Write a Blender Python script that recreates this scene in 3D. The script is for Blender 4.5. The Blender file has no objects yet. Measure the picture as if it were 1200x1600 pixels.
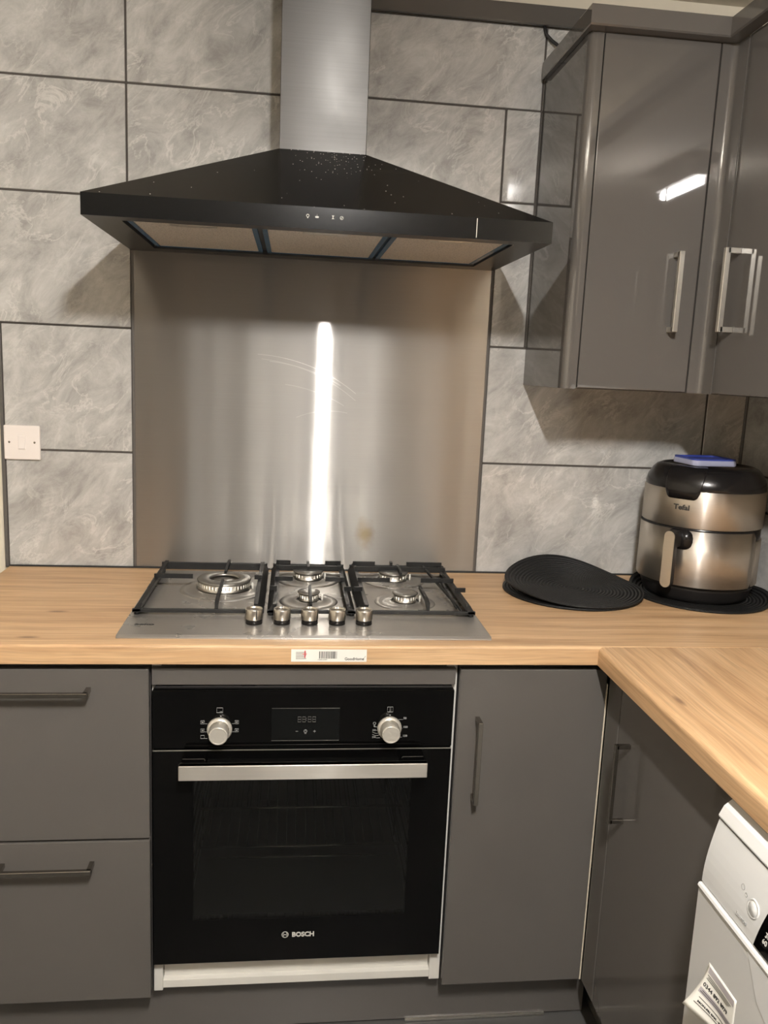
import bpy, bmesh, math, random
from mathutils import Vector, Matrix
random.seed(7)
PI = math.pi
S = bpy.context.scene
C = S.collection

# ------------------------------------------------------------------ camera, world, light, exposure
cd = bpy.data.cameras.new('camera'); cam = bpy.data.objects.new('camera', cd); C.objects.link(cam)
r = Vector((0.99317296, -0.10856266, 0.04268055)); u = Vector((-0.02301106, 0.17636003, 0.98405672))
f = Vector((0.11435896, 0.97832065, -0.17265787))
M = Matrix(((r.x, u.x, -f.x, -0.04089), (r.y, u.y, -f.y, -2.11508), (r.z, u.z, -f.z, 1.43314), (0, 0, 0, 1)))
cam.matrix_world = M
cd.sensor_fit = 'VERTICAL'; cd.sensor_height = 24; cd.sensor_width = 18
cd.lens = 24 * 1277.94 / 1600
cd.clip_start = .02
S.camera = cam
w = bpy.data.worlds.new('world'); S.world = w; w.use_nodes = True
w.node_tree.nodes['Background'].inputs[0].default_value = (1, .93, .84, 1)
w.node_tree.nodes['Background'].inputs[1].default_value = 0.05
S.view_settings.view_transform = 'Standard'; S.view_settings.look = 'None'
S.view_settings.gamma = 1; S.view_settings.use_curve_mapping = False
S.view_settings.exposure = 1.0
LAMP_STRENGTH = 800.0
LAMP_COLOR = (1, .965, .925)
LX, LY0, LY1, LZ = .125, -1.98, -2.33, 2.25

# ------------------------------------------------------------------ materials
def nt(name):
    m = bpy.data.materials.new(name); m.use_nodes = True
    t = m.node_tree; b = t.nodes['Principled BSDF']
    return m, t, b
def N(t, ty, **k):
    n = t.nodes.new(ty)
    for a, v in k.items(): setattr(n, a, v)
    return n
def mat(name, col, rough=.5, metal=0, coat=0, coat_r=.03, spec=.5, noise=0, nscale=8, bump=0, bscale=60, rvar=0):
    m, t, b = nt(name)
    b.inputs['Base Color'].default_value = (*col, 1); b.inputs['Roughness'].default_value = rough
    b.inputs['Metallic'].default_value = metal; b.inputs['Coat Weight'].default_value = coat
    b.inputs['Coat Roughness'].default_value = coat_r; b.inputs['Coat IOR'].default_value = 1.7 if coat == 1 else 1.5; b.inputs['Specular IOR Level'].default_value = spec
    tc = N(t, 'ShaderNodeTexCoord')
    nz = N(t, 'ShaderNodeTexNoise'); nz.inputs['Scale'].default_value = nscale; nz.inputs['Detail'].default_value = 6
    t.links.new(tc.outputs['Object'], nz.inputs['Vector'])
    cr = N(t, 'ShaderNodeMapRange'); cr.inputs[3].default_value = 1 - noise; cr.inputs[4].default_value = 1 + noise
    t.links.new(nz.outputs['Fac'], cr.inputs[0])
    mx = N(t, 'ShaderNodeVectorMath', operation='SCALE'); mx.inputs[0].default_value = col
    t.links.new(cr.outputs[0], mx.inputs['Scale']); t.links.new(mx.outputs[0], b.inputs['Base Color'])
    if rvar:
        rr = N(t, 'ShaderNodeMapRange'); rr.inputs[3].default_value = max(0, rough - rvar); rr.inputs[4].default_value = rough + rvar
        t.links.new(nz.outputs['Fac'], rr.inputs[0]); t.links.new(rr.outputs[0], b.inputs['Roughness'])
    if bump:
        n2 = N(t, 'ShaderNodeTexNoise'); n2.inputs['Scale'].default_value = bscale; n2.inputs['Detail'].default_value = 3
        t.links.new(tc.outputs['Object'], n2.inputs['Vector'])
        bp = N(t, 'ShaderNodeBump'); bp.inputs['Strength'].default_value = bump; bp.inputs['Distance'].default_value = .002
        t.links.new(n2.outputs['Fac'], bp.inputs['Height']); t.links.new(bp.outputs[0], b.inputs['Normal'])
    return m
def emit(name, col, s):
    m, t, b = nt(name); b.inputs['Base Color'].default_value = (*col, 1)
    b.inputs['Emission Color'].default_value = (*col, 1); b.inputs['Emission Strength'].default_value = s
    return m

def tile_mat():
    m, t, b = nt('stone_tile')
    L = t.links.new
    tc = N(t, 'ShaderNodeTexCoord'); at = N(t, 'ShaderNodeAttribute', attribute_name='tile_shift')
    add = N(t, 'ShaderNodeVectorMath', operation='ADD'); L(tc.outputs['Object'], add.inputs[0]); L(at.outputs['Vector'], add.inputs[1])
    rot = N(t, 'ShaderNodeMapping'); rot.inputs['Rotation'].default_value = (0, .80, .3); L(add.outputs[0], rot.inputs[0])
    rot0 = rot; rot = N(t, 'ShaderNodeVectorMath', operation='MULTIPLY'); rot.inputs[1].default_value = (.9, 1, 1.7); L(rot0.outputs[0], rot.inputs[0])
    n1 = N(t, 'ShaderNodeTexNoise'); n1.inputs['Scale'].default_value = 9; n1.inputs['Detail'].default_value = 14; n1.inputs['Roughness'].default_value = .74; n1.inputs['Distortion'].default_value = .5
    L(rot.outputs[0], n1.inputs['Vector'])
    r1 = N(t, 'ShaderNodeValToRGB')
    e = r1.color_ramp.elements; e[0].position = .34; e[0].color = (.31, .302, .288, 1); e[1].position = .66; e[1].color = (.55, .542, .52, 1)
    x = r1.color_ramp.elements.new(.5); x.color = (.435, .427, .408, 1)
    L(n1.outputs['Fac'], r1.inputs[0])
    # thin pale veins
    n2 = N(t, 'ShaderNodeTexNoise'); n2.inputs['Scale'].default_value = 8; n2.inputs['Detail'].default_value = 10; n2.inputs['Roughness'].default_value = .62; n2.inputs['Distortion'].default_value = .8
    L(rot.outputs[0], n2.inputs['Vector'])
    sb = N(t, 'ShaderNodeMath', operation='SUBTRACT'); sb.inputs[1].default_value = .5; L(n2.outputs['Fac'], sb.inputs[0])
    ab = N(t, 'ShaderNodeMath', operation='ABSOLUTE'); L(sb.outputs[0], ab.inputs[0])
    mr = N(t, 'ShaderNodeMapRange'); mr.inputs[1].default_value = 0; mr.inputs[2].default_value = .024; mr.inputs[3].default_value = .55; mr.inputs[4].default_value = 0
    L(ab.outputs[0], mr.inputs[0])
    n3 = N(t, 'ShaderNodeTexNoise'); n3.inputs['Scale'].default_value = 7; n3.inputs['Detail'].default_value = 3; L(add.outputs[0], n3.inputs['Vector'])
    mr3 = N(t, 'ShaderNodeMapRange'); mr3.inputs[1].default_value = .36; mr3.inputs[2].default_value = .60; L(n3.outputs['Fac'], mr3.inputs[0])
    mu = N(t, 'ShaderNodeMath', operation='MULTIPLY'); L(mr.outputs[0], mu.inputs[0]); L(mr3.outputs[0], mu.inputs[1])
    mx = N(t, 'ShaderNodeMix', data_type='RGBA'); L(mu.outputs[0], mx.inputs['Factor']); L(r1.outputs[0], mx.inputs['A']); mx.inputs['B'].default_value = (.70, .685, .65, 1)
    L(mx.outputs['Result'], b.inputs['Base Color'])
    b.inputs['Roughness'].default_value = .07
    bp = N(t, 'ShaderNodeBump'); bp.inputs['Strength'].default_value = .05; bp.inputs['Distance'].default_value = .0015
    L(n1.outputs['Fac'], bp.inputs['Height']); L(bp.outputs[0], b.inputs['Normal'])
    return m

def wood_mat(name, rotz):
    m, t, b = nt(name); L = t.links.new
    tc = N(t, 'ShaderNodeTexCoord')
    mp = N(t, 'ShaderNodeMapping'); mp.inputs['Rotation'].default_value = (0, 0, rotz); L(tc.outputs['Object'], mp.inputs[0])
    # warp
    nw = N(t, 'ShaderNodeTexNoise'); nw.inputs['Scale'].default_value = 2.2; nw.inputs['Detail'].default_value = 2; L(mp.outputs[0], nw.inputs['Vector'])
    sc = N(t, 'ShaderNodeVectorMath', operation='MULTIPLY_ADD'); L(nw.outputs['Color'], sc.inputs[0]); sc.inputs[1].default_value = (.0, .035, .035); L(mp.outputs[0], sc.inputs[2])
    st = N(t, 'ShaderNodeVectorMath', operation='MULTIPLY'); L(sc.outputs[0], st.inputs[0]); st.inputs[1].default_value = (1.6, 42, 42)
    n1 = N(t, 'ShaderNodeTexNoise'); n1.inputs['Scale'].default_value = 1; n1.inputs['Detail'].default_value = 6; n1.inputs['Roughness'].default_value = .6; L(st.outputs[0], n1.inputs['Vector'])
    st2 = N(t, 'ShaderNodeVectorMath', operation='MULTIPLY'); L(sc.outputs[0], st2.inputs[0]); st2.inputs[1].default_value = (5, 240, 240)
    n2 = N(t, 'ShaderNodeTexNoise'); n2.inputs['Scale'].default_value = 1; n2.inputs['Detail'].default_value = 3; L(st2.outputs[0], n2.inputs['Vector'])
    r1 = N(t, 'ShaderNodeValToRGB'); e = r1.color_ramp.elements
    e[0].position = .3; e[0].color = (.40, .235, .120, 1); e[1].position = .68; e[1].color = (.62, .415, .235, 1)
    x = e.new(.48); x.color = (.53, .335, .178, 1)
    L(n1.outputs['Fac'], r1.inputs[0])
    mr = N(t, 'ShaderNodeMapRange'); mr.inputs[1].default_value = .3; mr.inputs[2].default_value = .6; mr.inputs[3].default_value = .80; mr.inputs[4].default_value = 1.05; L(n2.outputs['Fac'], mr.inputs[0])
    mm = N(t, 'ShaderNodeVectorMath', operation='SCALE'); L(r1.outputs[0], mm.inputs[0]); L(mr.outputs[0], mm.inputs['Scale'])
    # knots
    kn = N(t, 'ShaderNodeVectorMath', operation='MULTIPLY'); L(mp.outputs[0], kn.inputs[0]); kn.inputs[1].default_value = (2.6, 8.5, 3)
    vo = N(t, 'ShaderNodeTexVoronoi', voronoi_dimensions='2D'); vo.inputs['Scale'].default_value = 1; L(kn.outputs[0], vo.inputs['Vector'])
    mk = N(t, 'ShaderNodeMapRange'); mk.inputs[1].default_value = .02; mk.inputs[2].default_value = .07; mk.inputs[3].default_value = .8; mk.inputs[4].default_value = 0; L(vo.outputs['Distance'], mk.inputs[0])
    wn = N(t, 'ShaderNodeMapRange'); wn.inputs[1].default_value = .55; wn.inputs[2].default_value = .56
    sx = N(t, 'ShaderNodeSeparateXYZ'); L(vo.outputs['Color'], sx.inputs[0]); L(sx.outputs[0], wn.inputs[0])
    km = N(t, 'ShaderNodeMath', operation='MULTIPLY'); L(mk.outputs[0], km.inputs[0]); L(wn.outputs[0], km.inputs[1])
    mx = N(t, 'ShaderNodeMix', data_type='RGBA'); L(km.outputs[0], mx.inputs['Factor']); L(mm.outputs[0], mx.inputs['A']); mx.inputs['B'].default_value = (.16, .085, .045, 1)
    L(mx.outputs['Result'], b.inputs['Base Color'])
    b.inputs['Roughness'].default_value = .42
    bp = N(t, 'ShaderNodeBump'); bp.inputs['Strength'].default_value = .1; bp.inputs['Distance'].default_value = .0006
    L(n2.outputs['Fac'], bp.inputs['Height']); L(bp.outputs[0], b.inputs['Normal'])
    return m

def brushed(name, col, rough, aniso, tangent, stretch, var=.12, bumpy=.0, splash=False, rvar=.06, wide=.35):
    """steel brushed along one axis: fine noise stretched along the brushing"""
    m, t, b = nt(name); L = t.links.new
    tc = N(t, 'ShaderNodeTexCoord')
    st = N(t, 'ShaderNodeVectorMath', operation='MULTIPLY'); L(tc.outputs['Object'], st.inputs[0]); st.inputs[1].default_value = stretch
    n1 = N(t, 'ShaderNodeTexNoise'); n1.inputs['Scale'].default_value = 1; n1.inputs['Detail'].default_value = 4; L(st.outputs[0], n1.inputs['Vector'])
    n0 = N(t, 'ShaderNodeTexNoise'); n0.inputs['Scale'].default_value = 7; n0.inputs['Detail'].default_value = 5; L(tc.outputs['Object'], n0.inputs['Vector'])
    mr = N(t, 'ShaderNodeMapRange'); mr.inputs[3].default_value = 1 - var; mr.inputs[4].default_value = 1 + var; L(n1.outputs['Fac'], mr.inputs[0])
    mm = N(t, 'ShaderNodeVectorMath', operation='SCALE'); mm.inputs[0].default_value = col; L(mr.outputs[0], mm.inputs['Scale'])
    colout = mm.outputs[0]
    rr = N(t, 'ShaderNodeMapRange'); rr.inputs[1].default_value = .3; rr.inputs[2].default_value = .7; rr.inputs[3].default_value = rough - rvar; rr.inputs[4].default_value = rough + rvar; L(n0.outputs['Fac'], rr.inputs[0])
    rout = rr.outputs[0]
    if splash:
        sep = N(t, 'ShaderNodeSeparateXYZ'); L(tc.outputs['Object'], sep.inputs[0])
        # brown cooking stain low on the right of the centre
        def blob(cx, cz, rx, rz, k):
            d = N(t, 'ShaderNodeVectorMath', operation='SUBTRACT'); L(tc.outputs['Object'], d.inputs[0]); d.inputs[1].default_value = (cx, 0, cz)
            d2 = N(t, 'ShaderNodeVectorMath', operation='MULTIPLY'); L(d.outputs[0], d2.inputs[0]); d2.inputs[1].default_value = (1 / rx, 0, 1 / rz)
            ln = N(t, 'ShaderNodeVectorMath', operation='LENGTH'); L(d2.outputs[0], ln.inputs[0])
            ad = N(t, 'ShaderNodeMath', operation='ADD'); L(ln.outputs['Value'], ad.inputs[0])
            nn = N(t, 'ShaderNodeTexNoise'); nn.inputs['Scale'].default_value = 45; nn.inputs['Detail'].default_value = 5; L(tc.outputs['Object'], nn.inputs['Vector'])
            L(nn.outputs['Fac'], ad.inputs[1])
            q = N(t, 'ShaderNodeMapRange'); q.inputs[1].default_value = .6; q.inputs[2].default_value = 1.5; q.inputs[3].default_value = k; q.inputs[4].default_value = 0; L(ad.outputs[0], q.inputs[0])
            return q.outputs[0]
        bl = blob(.158, .100, .032, .05, .75)
        mx = N(t, 'ShaderNodeMix', data_type='RGBA'); L(bl, mx.inputs['Factor']); L(colout, mx.inputs['A']); mx.inputs['B'].default_value = (.23, .17, .07, 1)
        colout = mx.outputs['Result']
        # wiped smears and curved scratches
        def arc(cx, cz, rad, wd, k, x0, x1):
            d = N(t, 'ShaderNodeVectorMath', operation='SUBTRACT'); L(tc.outputs['Object'], d.inputs[0]); d.inputs[1].default_value = (cx, 0, cz)
            d2 = N(t, 'ShaderNodeVectorMath', operation='MULTIPLY'); L(d.outputs[0], d2.inputs[0]); d2.inputs[1].default_value = (1, 0, 1)
            ln = N(t, 'ShaderNodeVectorMath', operation='LENGTH'); L(d2.outputs[0], ln.inputs[0])
            s1 = N(t, 'ShaderNodeMath', operation='SUBTRACT'); L(ln.outputs['Value'], s1.inputs[0]); s1.inputs[1].default_value = rad
            a1 = N(t, 'ShaderNodeMath', operation='ABSOLUTE'); L(s1.outputs[0], a1.inputs[0])
            q = N(t, 'ShaderNodeMapRange'); q.inputs[2].default_value = wd; q.inputs[3].default_value = k; q.inputs[4].default_value = 0; L(a1.outputs[0], q.inputs[0])
            g = N(t, 'ShaderNodeMath', operation='GREATER_THAN'); L(sep.outputs[0], g.inputs[0]); g.inputs[1].default_value = x0
            h = N(t, 'ShaderNodeMath', operation='LESS_THAN'); L(sep.outputs[0], h.inputs[0]); h.inputs[1].default_value = x1
            p = N(t, 'ShaderNodeMath', operation='MULTIPLY'); L(g.outputs[0], p.inputs[0]); L(h.outputs[0], p.inputs[1])
            z_ok = N(t, 'ShaderNodeMath', operation='GREATER_THAN'); L(sep.outputs[2], z_ok.inputs[0]); z_ok.inputs[1].default_value = cz
            p2 = N(t, 'ShaderNodeMath', operation='MULTIPLY'); L(p.outputs[0], p2.inputs[0]); L(z_ok.outputs[0], p2.inputs[1])
            o = N(t, 'ShaderNodeMath', operation='MULTIPLY'); L(p2.outputs[0], o.inputs[0]); L(q.outputs[0], o.inputs[1])
            return o.outputs[0]
        prev = None
        for a in [(-.14, .13, .425, .0012, .5, -.13, .12), (-.15, .12, .425, .001, .4, -.12, .12), (-.13, .11, .43, .0015, .4, -.1, .08), (-.10, .10, .385, .0012, .35, -.06, .09),
                  (.06, .20, .22, .001, .35, -.03, .10)]:
            o = arc(*a)
            if prev is None: prev = o
            else:
                mxx = N(t, 'ShaderNodeMath', operation='MAXIMUM'); L(prev, mxx.inputs[0]); L(o, mxx.inputs[1]); prev = mxx.outputs[0]
        sm = N(t, 'ShaderNodeMix', data_type='RGBA'); L(prev, sm.inputs['Factor']); L(colout, sm.inputs['A']); sm.inputs['B'].default_value = (.86, .84, .8, 1)
        colout = sm.outputs['Result']
        ra = N(t, 'ShaderNodeMath', operation='MULTIPLY_ADD'); L(prev, ra.inputs[0]); ra.inputs[1].default_value = .25; L(rout, ra.inputs[2])
        rout = ra.outputs[0]
    # two metal lobes: a tight one drawn out across the brushing and a broad soft one
    out = t.nodes['Material Output']; t.nodes.remove(b)
    g1 = N(t, 'ShaderNodeBsdfAnisotropic'); g2 = N(t, 'ShaderNodeBsdfAnisotropic')
    L(colout, g1.inputs['Color']); L(colout, g2.inputs['Color']); L(rout, g1.inputs['Roughness']); g2.inputs['Roughness'].default_value = .52
    g1.inputs['Anisotropy'].default_value = -aniso; g2.inputs['Anisotropy'].default_value = -aniso * .6
    cx = N(t, 'ShaderNodeCombineXYZ')
    for i in range(3): cx.inputs[i].default_value = tangent[i]
    L(cx.outputs[0], g1.inputs['Tangent']); L(cx.outputs[0], g2.inputs['Tangent'])
    ms = N(t, 'ShaderNodeMixShader'); ms.inputs[0].default_value = wide; L(g1.outputs[0], ms.inputs[1]); L(g2.outputs[0], ms.inputs[2]); L(ms.outputs[0], out.inputs[0])
    if bumpy:
        # broad ripples of thin sheet: they change only across the sheet
        st3 = N(t, 'ShaderNodeVectorMath', operation='MULTIPLY'); L(tc.outputs['Object'], st3.inputs[0]); st3.inputs[1].default_value = (9, 0, .25)
        n3 = N(t, 'ShaderNodeTexNoise'); n3.inputs['Scale'].default_value = 1; n3.inputs['Detail'].default_value = 2; L(st3.outputs[0], n3.inputs['Vector'])
        bp = N(t, 'ShaderNodeBump'); bp.inputs['Strength'].default_value = 1; bp.inputs['Distance'].default_value = bumpy; L(n3.outputs['Fac'], bp.inputs['Height'])
        L(bp.outputs[0], g1.inputs['Normal'])
        st4 = N(t, 'ShaderNodeVectorMath', operation='MULTIPLY'); L(tc.outputs['Object'], st4.inputs[0]); st4.inputs[1].default_value = (8, 0, .2)
        n4 = N(t, 'ShaderNodeTexNoise'); n4.inputs['Scale'].default_value = 1; n4.inputs['Detail'].default_value = .6; L(st4.outputs[0], n4.inputs['Vector'])
        b4 = N(t, 'ShaderNodeBump'); b4.inputs['Strength'].default_value = 1; b4.inputs['Distance'].default_value = bumpy * 9; L(n4.outputs['Fac'], b4.inputs['Height'])
        L(b4.outputs[0], g2.inputs['Normal'])
    return m

def speckled(name, col, rough, coat=0, dens=.035, scale=150, centre=None, rad=.2):
    """dark lacquer with dust specks gathered round one spot"""
    m, t, b = nt(name); L = t.links.new
    tc = N(t, 'ShaderNodeTexCoord')
    vo = N(t, 'ShaderNodeTexVoronoi'); vo.inputs['Scale'].default_value = scale; L(tc.outputs['Object'], vo.inputs['Vector'])
    sx = N(t, 'ShaderNodeSeparateXYZ'); L(vo.outputs['Color'], sx.inputs[0])
    a = N(t, 'ShaderNodeMath', operation='LESS_THAN'); L(vo.outputs['Distance'], a.inputs[0]); a.inputs[1].default_value = .22
    fac = N(t, 'ShaderNodeMath', operation='LESS_THAN'); L(sx.outputs[0], fac.inputs[0]); fac.inputs[1].default_value = dens
    if centre:
        d = N(t, 'ShaderNodeVectorMath', operation='DISTANCE'); L(tc.outputs['Object'], d.inputs[0]); d.inputs[1].default_value = centre
        q = N(t, 'ShaderNodeMapRange'); q.inputs[2].default_value = rad; q.inputs[3].default_value = dens; q.inputs[4].default_value = dens * .02; L(d.outputs['Value'], q.inputs[0])
        L(q.outputs[0], fac.inputs[1])
    mu = N(t, 'ShaderNodeMath', operation='MULTIPLY'); L(a.outputs[0], mu.inputs[0]); L(fac.outputs[0], mu.inputs[1])
    mx = N(t, 'ShaderNodeMix', data_type='RGBA'); L(mu.outputs[0], mx.inputs['Factor']); mx.inputs['A'].default_value = (*col, 1); mx.inputs['B'].default_value = (.7, .66, .6, 1)
    L(mx.outputs['Result'], b.inputs['Base Color'])
    ra = N(t, 'ShaderNodeMath', operation='MULTIPLY_ADD'); L(mu.outputs[0], ra.inputs[0]); ra.inputs[1].default_value = .5; ra.inputs[2].default_value = rough
    L(ra.outputs[0], b.inputs['Roughness']); b.inputs['Coat Weight'].default_value = coat
    return m

def filter_mat():
    m, t, b = nt('filter_mesh_metal'); L = t.links.new
    tc = N(t, 'ShaderNodeTexCoord'); ck = N(t, 'ShaderNodeTexVoronoi'); ck.inputs['Scale'].default_value = 260; L(tc.outputs['Object'], ck.inputs['Vector'])
    mr = N(t, 'ShaderNodeMapRange'); mr.inputs[1].default_value = .1; mr.inputs[2].default_value = .5; mr.inputs[3].default_value = .55; mr.inputs[4].default_value = 1; L(ck.outputs['Distance'], mr.inputs[0])
    mm = N(t, 'ShaderNodeVectorMath', operation='SCALE'); mm.inputs[0].default_value = (.66, .60, .53); L(mr.outputs[0], mm.inputs['Scale']); L(mm.outputs[0], b.inputs['Base Color'])
    b.inputs['Metallic'].default_value = .55; b.inputs['Roughness'].default_value = .5
    bp = N(t, 'ShaderNodeBump'); bp.inputs['Strength'].default_value = .5; bp.inputs['Distance'].default_value = .001; L(ck.outputs['Distance'], bp.inputs['Height']); L(bp.outputs[0], b.inputs['Normal'])
    return m

def glass_dark(name, tr, k):
    m, t, b = nt(name); L = t.links.new
    out = t.nodes['Material Output']; t.nodes.remove(b)
    tb = N(t, 'ShaderNodeBsdfTransparent'); tb.inputs[0].default_value = (*tr, 1)
    gl = N(t, 'ShaderNodeBsdfGlossy'); gl.inputs['Roughness'].default_value = .03; gl.inputs[0].default_value = (.9, .9, .9, 1)
    fr = N(t, 'ShaderNodeFresnel'); fr.inputs[0].default_value = 1.5
    ms = N(t, 'ShaderNodeMixShader'); L(fr.outputs[0], ms.inputs[0]); L(tb.outputs[0], ms.inputs[1]); L(gl.outputs[0], ms.inputs[2])
    L(ms.outputs[0], out.inputs[0])
    return m

M_ = {}
M_['tile'] = tile_mat()
M_['grout'] = mat('dark_grout', (.075, .066, .058), .9, noise=.25, nscale=30)
M_['plaster'] = mat('cream_paint', (.66, .60, .49), .8, noise=.06, nscale=6, bump=.15, bscale=40)
M_['far_wall'] = mat('dimmed_wall_paint', (.16, .14, .12), .8)  # unseen wall, colour darkened to stand for a dim room in reflections
M_['ceiling'] = mat('ceiling_paint', (.74, .69, .60), .9, noise=.03)
M_['floor'] = mat('dark_floor', (.07, .068, .065), .35, noise=.2)
M_['oak_x'] = wood_mat('oak_laminate_lengthwise', 0)
M_['oak_y'] = wood_mat('oak_laminate_crosswise', PI / 2)
M_['gloss'] = mat('grey_gloss_lacquer', (.100, .092, .084), .5, coat=1, coat_r=.02, spec=0, noise=.03, nscale=2)
M_['gloss_low'] = mat('grey_gloss_lacquer_scuffed', (.100, .092, .084), .5, coat=.6, coat_r=.10, spec=0, noise=.05, nscale=3)
M_['edge'] = mat('cream_edge_band', (.62, .55, .43), .5)
M_['under'] = mat('dark_carcass_board', (.05, .045, .042), .5)
M_['white_board'] = mat('white_melamine', (.64, .62, .57), .4, noise=.05, nscale=14)
M_['dark'] = mat('black_void', (.008, .008, .008), .6)
M_['nickel'] = mat('satin_nickel', (.62, .59, .53), .30, metal=.85, noise=.08, nscale=40)
M_['nickel_dark'] = mat('tarnished_nickel', (.36, .34, .31), .2, metal=1, noise=.15, nscale=50)
M_['splash'] = brushed('brushed_steel_sheet', (.44, .427, .405), .15, .90, (0, 0, 1), (3, 3, 700), .06, .0006, True, .02, .42)
M_['hob_steel'] = brushed('brushed_hob_steel', (.50, .48, .45), .28, .5, (0, 1, 0), (4, 500, 500), .08, 0, False, .015)
M_['steel_x'] = brushed('brushed_bar_steel', (.74, .70, .63), .34, .5, (0, 0, 1), (4, 500, 700), .1)
M_['fryer_steel'] = brushed('brushed_fryer_steel', (.62, .57, .51), .22, .75, (0, 0, 1), (6, 6, 600), .05, 0, False, .0, .5)
M_['knob_steel'] = mat('knob_steel', (.60, .57, .52), .3, metal=1)
M_['oven_knob'] = mat('satin_knob_plastic', (.55, .52, .46), .35, metal=.4)
M_['chrome'] = mat('polished_chrome', (.6, .58, .55), .22, metal=1)
M_['aluminium'] = mat('cast_aluminium', (.55, .53, .49), .35, metal=1, noise=.2, nscale=60)
M_['hood'] = speckled('black_hood_enamel', (.006, .006, .006), .26, .1, .5, 210, (.03, -.29, .185), .12)
M_['hood_plain'] = mat('black_hood_lacquer', (.007, .007, .007), .16, spec=.3, noise=.1, nscale=30)
M_['hood_under'] = mat('black_hood_underside', (.030, .028, .026), .35)
M_['chimney'] = brushed('smoked_steel_duct', (.11, .107, .103), .34, .6, (0, 0, 1), (3, 3, 300), .1, .0, False, .06, .6)
M_['filter'] = filter_mat()
M_['blue_film'] = mat('blue_protective_film', (.035, .12, .24), .25)
M_['iron'] = mat('matt_cast_iron', (.009, .009, .009), .45, spec=.35, bump=.3, bscale=400)
M_['cap'] = mat('black_enamel_cap', (.02, .02, .02), .25)
M_['cap_steel'] = mat('worn_burner_cap', (.28, .27, .25), .3, metal=.8, noise=.3, nscale=40)
M_['black_glass'] = mat('black_oven_glass', (.002, .002, .002), .05, spec=.25)
M_['display'] = mat('display_panel', (.005, .0055, .0055), .12, spec=.25)
M_['window'] = glass_dark('oven_window_glass', (.62, .64, .63), 1)
M_['enamel'] = mat('grey_oven_enamel', (.10, .105, .10), .4, noise=.1)
M_['print'] = mat('white_print', (.55, .54, .50), .5)
M_['print_dim'] = mat('faint_print', (.10, .10, .095), .5)
M_['print_grey'] = mat('grey_print', (.35, .35, .34), .5)
M_['black_plastic'] = mat('black_plastic', (.010, .009, .009), .22, spec=.35, noise=.1, nscale=20)
M_['matt_plastic'] = mat('matt_black_plastic', (.012, .011, .011), .45, spec=.3)
M_['ink'] = mat('black_ink', (.02, .02, .02), .5)
M_['red_ink'] = mat('red_ink', (.6, .05, .06), .5)
M_['paper'] = mat('label_paper', (.78, .76, .70), .5)
M_['paper_grey'] = mat('grey_printed_band', (.42, .39, .40), .5)
M_['white_switch'] = mat('white_moulded_plastic', (.80, .74, .70), .3)
M_['white_gloss'] = mat('white_appliance_lacquer', (.62, .62, .61), .22, coat=.4)
M_['white_grey'] = mat('pale_grey_plastic', (.55, .545, .53), .3)
M_['navy'] = mat('navy_line', (.02, .02, .09), .4)
M_['lid_blue'] = mat('blue_silicone', (.035, .055, .28), .35)
M_['lid_clear'] = mat('frosted_lid_plastic', (.36, .37, .50), .25)
M_['cord'] = mat('black_cord', (.02, .02, .02), .5)
M_['silicone'] = mat('grey_sealant', (.10, .092, .085), .4)
M_['lamp'] = emit('lamp_diffuser', LAMP_COLOR, LAMP_STRENGTH)
M_['lamp_body'] = mat('white_lamp_housing', (.8, .8, .78), .4)
def woven():
    m, t, b = nt('woven_black_cord'); L = t.links.new
    tc = N(t, 'ShaderNodeTexCoord')
    gr = N(t, 'ShaderNodeVectorMath', operation='LENGTH'); fl = N(t, 'ShaderNodeVectorMath', operation='MULTIPLY'); fl.inputs[1].default_value = (1, 1, 0)
    L(tc.outputs['Object'], fl.inputs[0]); L(fl.outputs[0], gr.inputs[0])
    s = N(t, 'ShaderNodeMath', operation='MULTIPLY'); s.inputs[1].default_value = 2 * PI / .0085; L(gr.outputs['Value'], s.inputs[0])
    si = N(t, 'ShaderNodeMath', operation='SINE'); L(s.outputs[0], si.inputs[0])
    vo = N(t, 'ShaderNodeTexVoronoi'); vo.inputs['Scale'].default_value = 330; L(tc.outputs['Object'], vo.inputs['Vector'])
    ad = N(t, 'ShaderNodeMath', operation='MULTIPLY_ADD'); L(vo.outputs['Distance'], ad.inputs[0]); ad.inputs[1].default_value = -.8; L(si.outputs[0], ad.inputs[2])
    bp = N(t, 'ShaderNodeBump'); bp.inputs['Strength'].default_value = .9; bp.inputs['Distance'].default_value = .0016; L(ad.outputs[0], bp.inputs['Height']); L(bp.outputs[0], b.inputs['Normal'])
    b.inputs['Base Color'].default_value = (.008, .008, .008, 1); b.inputs['Roughness'].default_value = .5; b.inputs['Specular IOR Level'].default_value = .3
    return m
M_['woven'] = woven()

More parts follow.
